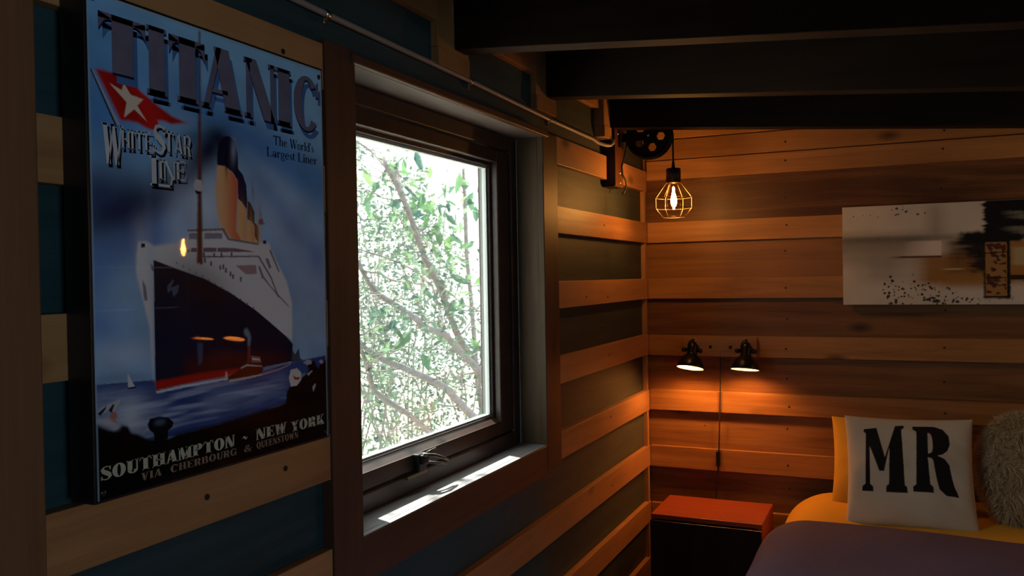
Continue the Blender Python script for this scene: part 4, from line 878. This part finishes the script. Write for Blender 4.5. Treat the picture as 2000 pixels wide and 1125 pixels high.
def lettering(name, polys, mat, d, label=None, off=(0, 0)):
    q = MB()
    for poly in polys:
        a2 = sum(poly[i][0]*poly[(i+1) % len(poly)][1]-poly[(i+1) % len(poly)][0]*poly[i][1] for i in range(len(poly)))
        if a2 > 0: poly = poly[::-1]
        q.add([pw(a+off[0], b+off[1], d) for a, b in poly], [tuple(range(len(poly)))])
    o = q.build(name, mat, poster); o.matrix_parent_inverse = PINV
    if label: o['label'] = label
    return o
def ink(name, c):
    m = plain(name, lin(c), .3, 0, .12, 40, .08); m.node_tree.nodes['Principled BSDF'].inputs['Coat Weight'].default_value = .22; m.node_tree.nodes['Principled BSDF'].inputs['Coat Roughness'].default_value = .02; return m
I_slate, I_shade, I_white, I_navy, I_cream, I_bronze, I_black = ink('slate_ink', (.45, .43, .52)), ink('shade_ink', (.30, .46, .70)), ink('white_ink', (.84, .84, .86)), ink('navy_ink', (.07, .12, .26)), ink('cream_ink', (.74, .72, .64)), ink('bronze_ink', (.58, .48, .41)), ink('black_ink', (.03, .04, .08))
GT = Glyphs(.30, .055, .07)
tl = []
for k, (ch, a, b) in enumerate((('T', .034, .190), ('I', .193, .266), ('T', .275, .416), ('A', .400, .578), ('N', .588, .745), ('I', .748, .824), ('C', .838, .985))):
    G = Glyphs({'A': .32, 'N': .32, 'C': .26}.get(ch, .40), .065, .06); G.notoe = k == 0
    tl += text_polys(ch, G, a, b, .152 if k == 0 else .176, .034 if ch == 'T' else .030)
lettering('title_shadow', tl, I_shade, .0003, off=(.014, .020)); lettering('title_edge', tl, I_navy, .0005, off=(.001, .005)); lettering('title_lettering', tl, I_slate, .0007, 'large slate blue serif title across the top')
GW = Glyphs(.20, .055, .05); wl_ = []
wl_ += text_polys('W', Glyphs(.24, .05, .05), .038, .106, .340, .258); wl_ += text_polys('HITE', GW, .100, .208, .305, .264, .07, -.03)
wl_ += text_polys('S', Glyphs(.26, .08, .06), .208, .256, .304, .240); wl_ += text_polys('TAR', GW, .252, .354, .298, .250, .05, .02)
wl_ += text_polys('L', Glyphs(.16, .07, .06), .196, .276, .374, .310); wl_ += text_polys('INE', GW, .228, .330, .360, .316, .08, -.05)
lettering('line_name_shadow', wl_, I_black, .0003, off=(.007, .007)); lettering('line_name_lettering', wl_, I_white, .0006, 'white lettering below the red pennant')
GB = Glyphs(.17, .06, .05)
tw = text_polys("The World's", GB, .726, .946, .233, .209, .05)+text_polys('Largest Liner', GB, .692, .964, .265, .241, .05)
lettering('slogan_lettering', tw, I_navy, .0005, 'small navy slogan under the title')
GF = Glyphs(.34, .07, .07)
tb_ = text_polys('SOUTHAMPTON', GF, .010, .512, .979, .951, .05)+text_polys('~', GF, .545, .572, .979, .949)+text_polys('NEW', GF, .610, .765, .979, .951, .06)+text_polys('YORK', GF, .788, .975, .982, .954, .06)
lettering('route_lettering', tb_, I_cream, .0005, 'cream route lettering along the foot')
GV = Glyphs(.28, .07, .07)
tv = text_polys('VIA', GV, .142, .215, 1.001, .984, .12)+text_polys('CHERBOURG', GV, .248, .520, 1.001, .984, .10)+text_polys('&', GV, .552, .590, 1.001, .984)+text_polys('QUEENSTOWN', GV, .612, .826, 1.001, .984, .10)
lettering('via_lettering', tv, I_bronze, .0005)
for k, (s, t) in enumerate(((.018, .012), (.985, .020), (.018, 1.004), (.985, 1.004))):
    q = MB(); q.lathe([(.0045, 0), (.004, .0012), (0, .0018)], 12, M=Matrix.Translation(pw(s, t)) @ Matrix.Rotation(R(90), 4, 'Y')); o = q.build('screw', M_shell, poster); o.matrix_parent_inverse = PINV

# ------------------------------------------------------------------ abstract canvas over the bed
CX0, CX1, CZ0, CZ1 = .787, 1.945, 1.323, 1.702
cv = empty('canvas_painting', ((CX0+CX1)/2, -.001, (CZ0+CZ1)/2), label='long abstract canvas in grey, black and ochre on the wall above the bed', cat='painting')
CINV = Matrix.Translation(-cv.location)
q = MB(); q.box(CX0, CX1, -.034, -.001, CZ0, CZ1, .1); o = q.build('stretched_canvas', plain('canvas_edge', (.42, .40, .37), .8), cv, bevel=.001); o.matrix_parent_inverse = CINV
nx, nz = 560, 190
xs = np.linspace(CX0+.001, CX1-.001, nx); zs = np.linspace(CZ0+.001, CZ1-.001, nz); SS, TT = np.meshgrid(xs, zs, indexing='ij'); DS, DT = xs[1]-xs[0], zs[1]-zs[0]
def vn(sx, sz, seed): return vnoise(SS*sx, TT*sz, 1., seed)
IMG = np.zeros((nx, nz, 3))+L3(.80, .78, .74)
mott = vn(30, 40, 3)*.5+vn(90, 110, 4)*.3; IMG *= (1+.10*mott)[..., None]
def rect(x0, x1, z0, z1, col, al=1., fx=.004, fz=.004, rough_=0., seed=1, fr=None):
    wob = rough_*(vn(10, 260, seed)*.7+vn(60, 420, seed+1)*.5); wz = rough_*.35*(vn(200, 20, seed+2))
    sx_ = np.clip((SS-x0+wob)/fx+.5, 0, 1)*np.clip((x1-SS+wob)/(fr or fx)+.5, 0, 1); sz_ = np.clip((TT-z0+wz)/fz+.5, 0, 1)*np.clip((z1-TT+wz)/fz+.5, 0, 1)
    mixin(sx_*sz_*al, lin(col))
rect(CX0-.1, 1.12, 1.535, 1.590, (.40, .37, .33), .75, .2, .05); rect(CX0-.1, 1.24, 1.568, 1.580, (.16, .16, .15), .75, .35, .02, .004, 8)
rect(CX0-.1, 1.05, 1.475, 1.560, (.50, .46, .41), .55, .15, .05); rect(.85, 1.0, 1.41, 1.50, (.50, .47, .42), .5, .1, .05)
rect(1.085, 1.14, 1.58, 1.70, (.52, .48, .42), .5, .05, .04)
# ochre field
rect(1.055, 1.60, 1.400, 1.512, (.60, .42, .17), .95, .07, .03, .006, 11); rect(1.12, 1.30, 1.385, 1.44, (.62, .44, .16), .7, .08, .03); rect(1.15, 1.26, 1.44, 1.56, (.48, .33, .16), .8, .04, .02, .01, 12)
rect(1.14, 1.20, 1.452, 1.458, (.84, .74, .52), .8, .03, .004)
# white bar with a rust lower edge
rect(.975, 1.131, 1.499, 1.507, (.30, .12, .06), .9, .05, .003, fr=.002); rect(1.05, 1.131, 1.507, 1.562, (.88, .84, .80), .95, .10, .004, .0006, 5, fr=.002)
# black mass and its dragged strokes
rect(1.27, 1.62, 1.565, 1.72, (.012, .012, .013), 1, .012, .012, .012, 21); rect(1.19, 1.40, 1.545, 1.590, (.012, .012, .013), 1, .03, .014, .010, 25); rect(1.19, 1.32, 1.495, 1.572, (.015, .013, .012), .97, .07, .03, .05, 31); rect(1.235, 1.31, 1.44, 1.52, (.02, .016, .012), .92, .03, .02, .03, 35)
for z, x0, x1 in ((1.655, 1.345, 1.56), (1.640, 1.36, 1.6), (1.598, 1.34, 1.6), (1.585, 1.37, 1.62)): rect(x0, x1, z-.007, z+.007, (.46, .46, .42), .85, .05, .006, .012, int(z*1000))
# right of the block: bands
rect(1.35, 1.66, 1.43, 1.552, (.62, .44, .20), .95, .01, .01, .002, 50); rect(1.36, 1.70, 1.465, 1.53, (.70, .64, .50), .9, .02, .01, .004, 52)
rect(1.35, 1.80, 1.413, 1.430, (.03, .024, .02), .95, .01, .004, .002, 55); rect(1.338, 1.352, 1.345, 1.56, (.03, .02, .015), .9, .004, .01, .002, 56)
# the mottled block
rect(1.268, 1.352, 1.345, 1.553, (.05, .025, .015), 1, .008, .008, .004, 60); rect(1.274, 1.342, 1.354, 1.550, (.62, .46, .27), 1, .004, .004, .0015, 61)
mb_ = np.clip((vn(120, 110, 62)*.8+vn(260, 240, 63)*.6+.02)*7, 0, 1)*((SS > 1.277) & (SS < 1.340) & (TT > 1.358) & (TT < 1.546)); mixin(mb_*.92, L3(.22, .10, .05))
mixin(((abs(TT-1.512-.05*(SS-1.3)) < .0022) & (SS > 1.27) & (SS < 1.345))*.9, L3(.10, .04, .02)); mixin(((abs(TT-1.420) < .002) & (SS > 1.27) & (SS < 1.345))*.8, L3(.12, .05, .02))
# spatter
for cx_, cz_, rx_, rz_, n_, r0 in ((.965, 1.365, .020, .030, 26, .0050), (1.04, 1.372, .050, .030, 44, .0040), (1.12, 1.352, .06, .022, 26, .0038), (1.15, 1.336, .05, .008, 18, .0048), (.985, 1.675, .06, .010, 13, .0034), (.86, 1.670, .02, .008, 3, .002), (1.30, 1.335, .05, .008, 10, .002), (1.6, 1.37, .12, .03, 50, .003)):
    for _ in range(n_):
        a, b = cx_+RNG.normal()*rx_, cz_+RNG.normal()*rz_; r1 = r0*RNG.uniform(.4, 1.25)
        mixin(np.clip((r1-np.hypot((SS-a)*RNG.uniform(.6, 1.4), TT-b))/.0012+.5, 0, 1)*.92, L3(.05, .04, .035))
rect(1.62, 1.80, 1.47, 1.62, (.55, .40, .20), .8, .05, .04, .02, 80); rect(1.70, 1.95, 1.60, 1.66, (.10, .10, .10), .7, .08, .03, .02, 84)
IMG = np.clip(IMG, 0, 1)
o = grid_obj('painted_face', SS, np.full_like(SS, -.0345), TT, printed('acrylic_paint', .6, 0, .3, .1), cv, IMG); o.matrix_parent_inverse = CINV

# ------------------------------------------------------------------ outside the window
BRANCHES=[[(-1.95,0.954,2.244,0.0096),(-1.9,0.914,2.156,0.0159),(-1.9,1.012,2.07,0.0178),(-1.85,1.036,1.943,0.0178),(-1.85,1.144,1.8,0.0198),(-1.8,1.132,1.679,0.0213),(-1.8,1.244,1.532,0.0234),(-1.75,1.293,1.4,0.0235),(-1.7,1.321,1.235,0.0235),(-1.7,1.451,1.061,0.024),(-1.65,1.528,0.92,0.026),(-1.6,1.578,0.785,0.0278),(-1.6,1.771,0.565,0.0359),(-1.6,1.928,0.248,0.0441)],[(-1.3,-0.317,1.575,0.0083),(-1.3,-0.27,1.521,0.0107),(-1.32,-0.116,1.401,0.0136),(-1.35,0.056,1.344,0.0155),(-1.38,0.19,1.311,0.016),(-1.4,0.422,1.224,0.0182),(-1.42,0.51,1.182,0.0199),(-1.45,0.784,1.135,0.021),(-1.47,0.926,1.07,0.0216),(-1.5,1.112,0.985,0.0224),(-1.55,1.441,0.832,0.0271),(-1.58,1.729,0.572,0.032)],[(-1.2,-0.472,1.209,0.0101),(-1.2,-0.415,1.167,0.0114),(-1.22,-0.239,1.088,0.0155),(-1.25,0.028,1.012,0.0165),(-1.3,0.371,0.911,0.0192),(-1.33,0.593,0.836,0.0215),(-1.38,0.873,0.701,0.0243),(-1.42,1.088,0.602,0.0269),(-1.5,1.595,0.387,0.0347)],[(-1.1,-0.561,1.162,0.0065),(-1.1,-0.535,1.116,0.0088),(-1.12,-0.477,1.05,0.01),(-1.14,-0.402,0.959,0.0137),(-1.17,-0.241,0.885,0.0142),(-1.2,-0.046,0.804,0.0137),(-1.22,0.116,0.722,0.0129),(-1.25,0.321,0.6,0.0122)],[(-1.9,1.462,1.399,0.0087),(-1.85,1.42,1.313,0.0104),(-1.8,1.384,1.245,0.0103),(-1.7,1.223,1.186,0.0099),(-1.5,0.887,1.121,0.0108)],[(-2.2,1.029,1.656,0.005),(-2.2,1.236,1.623,0.0069),(-2.15,1.315,1.592,0.0069),(-2.1,1.403,1.557,0.007),(-2.0,1.403,1.506,0.007),(-1.8,1.26,1.415,0.0084)],[(-2.4,1.376,1.52,0.0053),(-2.4,1.567,1.499,0.0073),(-2.3,1.584,1.449,0.0091),(-2.2,1.587,1.437,0.0091),(-1.9,1.352,1.415,0.0069)],[(-1.3,-0.268,1.194,0.0048),(-1.35,-0.108,1.212,0.005),(-1.4,0.059,1.228,0.0039),(-1.45,0.209,1.232,0.0027)],[(-2.2,1.029,2.356,0.0066),(-2.2,1.198,2.308,0.0068),(-2.0,1.041,2.187,0.0066),(-1.9,0.926,2.141,0.008)],[(-2.0,1.193,2.178,0.0151),(-1.95,1.117,2.1,0.0165),(-1.88,1.056,1.992,0.0146)],[(-1.25,-0.335,1.363,0.0035),(-1.28,-0.22,1.384,0.0048),(-1.31,-0.105,1.391,0.0062)],[(-2.6,3.288,2.449,0.014),(-2.6,3.309,2.218,0.0187),(-2.6,3.319,1.938,0.0211),(-2.6,3.328,1.658,0.0211),(-2.6,3.379,1.375,0.0212),(-2.6,3.437,0.994,0.0238),(-2.6,3.52,0.413,0.0264),(-2.6,3.767,-0.312,0.0297)],[(-2.3,1.445,2.368,0.0054),(-2.2,1.334,2.294,0.0052),(-2.0,1.059,2.189,0.0049)]]
M_bark = plain('grey_bark', (.17, .145, .13), .85, 0, .35, 40, .2, .5)
def leaf_mat(name, c1, c2, trans):
    m, nt, b = new_mat(name); L = nt.links
    at = N(nt, 'ShaderNodeAttribute', attribute_name='rnd'); L.new(ramp(nt, at.outputs['Fac'], [(0., c1), (1., c2)]), b.inputs['Base Color']); b.inputs['Roughness'].default_value = .4
    tr = N(nt, 'ShaderNodeBsdfTranslucent'); L.new(ramp(nt, at.outputs['Fac'], [(0., tuple(c*1.5 for c in c1)), (1., tuple(min(1, c*1.6) for c in c2))]), tr.inputs[0])
    mx = N(nt, 'ShaderNodeMixShader'); mx.inputs[0].default_value = trans; o = nt.nodes['Material Output']
    L.new(b.outputs[0], mx.inputs[1]); L.new(tr.outputs[0], mx.inputs[2]); L.new(mx.outputs[0], o.inputs[0]); return m
M_leaf = leaf_mat('glossy_leaf', (.022, .060, .048), (.10, .18, .065), .45)
M_leaf2 = leaf_mat('small_leaf', (.030, .058, .050), (.10, .145, .085), .4)
def leaf_object(name, P, size, mat, parent, droop=.4, aspect=.36, seed=0, **k):
    """pointed, folded leaves, one mesh"""
    r = np.random.default_rng(seed); n = len(P)
    d = r.normal(size=(n, 3)); d[:, 2] -= droop; d /= np.linalg.norm(d, axis=1)[:, None]
    u = np.cross(d, r.normal(size=(n, 3))); u /= np.linalg.norm(u, axis=1)[:, None]; nn = np.cross(d, u)
    L_ = (size*r.uniform(.6, 1.3, n))[:, None]; W_ = L_*aspect
    v = np.stack([P, P+d*L_*.35+u*W_*.5+nn*W_*.15, P+d*L_*.75+u*W_*.36+nn*W_*.12-d*0, P+d*L_, P+d*L_*.75-u*W_*.36+nn*W_*.12, P+d*L_*.35-u*W_*.5+nn*W_*.15, P+d*L_*.5], 1)
    f = []
    for i in range(n):
        b = i*7; f += [(b, b+1, b+6), (b+1, b+2, b+6), (b+2, b+3, b+6), (b+3, b+4, b+6), (b+4, b+5, b+6), (b+5, b, b+6)]
    me = bpy.data.meshes.new(name); me.from_pydata(v.reshape(-1, 3).tolist(), [], f); me.materials.append(mat)
    a = me.attributes.new('rnd', 'FLOAT', 'FACE'); a.data.foreach_set('value', np.repeat(r.random(n), 6).astype(np.float32))
    o = bpy.data.objects.new(name, me); COL.objects.link(o)
    if parent is not None: o.parent = parent
    return tag(o, kind='stuff', **k)
def smooth_path(P, n=4):
    out = []
    for i in range(len(P)-1):
        p0, p1, p2_, p3 = P[max(i-1, 0)], P[i], P[i+1], P[min(i+2, len(P)-1)]
        for k in range(n):
            t = k/n; out.append(tuple(.5*((2*b)+(-a+c)*t+(2*a-5*b+4*c-d)*t*t+(-a+3*b-3*c+d)*t**3) for a, b, c, d in zip(p0, p1, p2_, p3)))
    out.append(P[-1]); return out
GZ = -1.15
tree = empty('tree', (-1.6, 1.95, GZ), label='spreading grey tree with bare crossing branches close outside the window', cat='tree')
TINV = Matrix.Translation(-tree.location)
q = MB()
q.tube(smooth_path([(-1.60, 1.98, GZ), (-1.60, 1.97, -.4), (-1.60, 1.93, .248)]), .05, 10)
q.tube(smooth_path([(-1.60, 1.95, .0), (-1.585, 1.80, .45), (-1.58, 1.70, .60)]), .035, 8)
q.tube(smooth_path([(-1.60, 1.97, -.5), (-1.52, 1.75, .1), (-1.50, 1.60, .38)]), [.03]*9, 8)
for i in (1, 2, 3, 5, 6):                                # carry the long limbs on past the window's left side
    a, b = Vector(BRANCHES[i][0][:3]), Vector(BRANCHES[i][2][:3]); d = (a-b).normalized(); rr = BRANCHES[i][0][3]
    BRANCHES[i] = [(*(a+d*.62+Vector((-.05, 0, .12))), rr*.45), (*(a+d*.32+Vector((0, 0, .04))), rr*.75)]+BRANCHES[i]
for B in BRANCHES:
    sp = smooth_path(B); q.tube([b[:3] for b in sp], [b[3] for b in sp], 8)
twigs = []; rt = random.Random(5)
def twig(p, d, L_, r_):
    pts = [p]; dd = Vector(d)
    for i in range(6):
        dd = (dd+Vector((rt.gauss(0, .25), rt.gauss(0, .25), rt.gauss(0, .2)))).normalized(); pts.append(Vector(pts[-1])+dd*L_/6)
    q.tube(pts, [r_*(1-.13*i) for i in range(7)], 5); twigs.extend(pts[2:])
for B in BRANCHES:
    for i in range(0, len(B)-1):
        b = B[i]
        for _ in range(2): twig(b[:3], (rt.gauss(-.3, .7), rt.gauss(0, .7), rt.gauss(.3, .6)), rt.uniform(.3, .8), max(.0025, b[3]*.25))
o = q.build('branches', M_bark, tree); o.matrix_parent_inverse = TINV
# leaves: broad ones in the upper middle, small ones on the twigs
P = []
for (x, y, z, sx, sy, sz, n) in ((-2.35, 2.2, 1.95, .15, .34, .26, 80), (-2.45, 2.6, 1.80, .2, .25, .28, 80), (-1.7, 1.45, 1.30, .2, .15, .14, 16), (-1.3, .0, 1.22, .08, .10, .10, 10), (-2.4, 1.6, 2.15, .3, .36, .14, 34), (-1.5, 1.55, 1.05, .1, .15, .2, 14), (-1.7, .75, 1.25, .1, .1, .1, 6)):
    P.append(np.array((x, y, z))+RNG.normal(size=(n, 3))*np.array((sx, sy, sz)))
o = leaf_object('broad_leaves', np.concatenate(P), .135, M_leaf, tree, .9, .40, 2); o.matrix_parent_inverse = TINV
TW = np.array([tuple(t) for t in twigs]); P = TW[RNG.integers(0, len(TW), 2000)]+RNG.normal(size=(2000, 3))*.05
o = leaf_object('small_leaves', P, .045, M_leaf2, tree, .2, .42, 3); o.matrix_parent_inverse = TINV
# thicket behind, in separate shrubs
def shrub(x, y, z, rx, ry, rz, n, size, label, seed):
    t = empty('shrub', (x, y, GZ), label=label, cat='shrub', group='thicket behind the tree')
    inv = Matrix.Translation(-t.location); q = MB(); r = random.Random(seed); tips = []
    for i in range(9):
        a = r.uniform(0, 6.28); e = Vector((x+rx*.8*math.cos(a), y+ry*.8*math.sin(a), z+rz*r.uniform(-.2, .9))); s0 = Vector((x+.1*math.cos(a), y+.1*math.sin(a), GZ)); m_ = s0.lerp(e, .5)+Vector((r.gauss(0, .15), r.gauss(0, .15), .2))
        pp = smooth_path([tuple(s0), tuple(m_), tuple(e)], 5); q.tube(pp, [.016*(1-.07*k) for k in range(len(pp))], 5)
    o = q.build('stems', M_bark, t); o.matrix_parent_inverse = inv
    g = np.random.default_rng(seed); d = g.normal(size=(n, 3)); d /= np.linalg.norm(d, axis=1)[:, None]; rad = g.random(n)**.45
    cl = g.normal(size=(max(8, n//28), 3)); cl /= np.linalg.norm(cl, axis=1)[:, None]; cl *= (g.random(len(cl))**.4)[:, None]
    P = cl[g.integers(0, len(cl), n)]+g.normal(size=(n, 3))*.13
    P = np.array((x, y, z))+P*np.array((rx, ry, rz)); P[:, 2] = np.maximum(P[:, 2], GZ+.02)
    o = leaf_object('foliage', P, size, M_leaf2, t, .2, .45, seed); o.matrix_parent_inverse = inv
shrub(-3.0, 2.1, .2, .6, .62, .8, 2000, .050, 'low leafy shrub at the lower left behind the tree', 31)
shrub(-3.0, 3.45, .3, .6, .65, .9, 2300, .050, 'low leafy shrub at the lower right behind the tree', 32)
shrub(-4.5, 5.3, 1.3, .7, .75, 1.4, 4000, .058, 'tall leafy shrub at the right edge of the window view', 33)
shrub(-4.4, 3.75, 2.2, .6, .70, .7, 1100, .060, 'sparse high foliage at the upper left of the window view', 34)
shrub(-6.2, 6.6, .5, .9, .80, 1.3, 2400, .065, 'distant shrub low behind the crossing branches', 35)
shrub(-3.0, .72, .2, .6, .64, .8, 1800, .050, 'low leafy shrub to the left of the window view', 36)
shrub(-4.5, 2.25, 1.4, .7, .72, 1.3, 2200, .058, 'tall leafy shrub to the left of the window view', 37)
shrub(-6.2, 4.7, .6, .9, .85, 1.4, 1800, .065, 'distant shrub to the left of the window view', 38)
# branch roof above the window that breaks up the sunlight
oh = empty('overhanging_tree', (-4.0, -1.6, GZ), label='leafy tree leaning over the cabin above the window', cat='tree'); OINV = Matrix.Translation(-oh.location)
q = MB(); P = []
q.tube(smooth_path([(-4.0, -1.6, GZ), (-3.9, -1.5, 1.5), (-3.4, -1.3, 3.2), (-2.4, -1.0, 4.1)]), [.10-.004*i for i in range(13)], 10)
r = random.Random(9)
for i in range(16):
    a = (-3.4+r.uniform(-.4, 1.0), -1.3+r.uniform(-.3, .3), 3.2+r.uniform(0, .8)); b = (r.uniform(-3.2, -1.6), r.uniform(-2.2, .4), r.uniform(2.9, 4.6))
    pp = smooth_path([a, tuple((Vector(a)+Vector(b))/2+Vector((0, 0, .15))), b], 5); q.tube(pp, [.03*(1-.07*k) for k in range(len(pp))], 6); P += [pp[-1], pp[-2], pp[-3], pp[-4]]
o = q.build('branches', M_bark, oh); o.matrix_parent_inverse = OINV
P = np.array(P); P = P[RNG.integers(0, len(P), 1000)]+RNG.normal(size=(1000, 3))*np.array((.28, .28, .22))
o = leaf_object('foliage', P, .075, M_leaf, oh, .4, .45, 44); o.matrix_parent_inverse = OINV
q = MB(); q.add([(-16, -8, GZ), (-.17, -8, GZ), (-.17, 18, GZ), (-16, 18, GZ)], [(0, 1, 2, 3)]); q.build('ground', plain('leaf_litter', (.38, .35, .29), .9, 0, .5, 9, .1, .3), kind='structure')
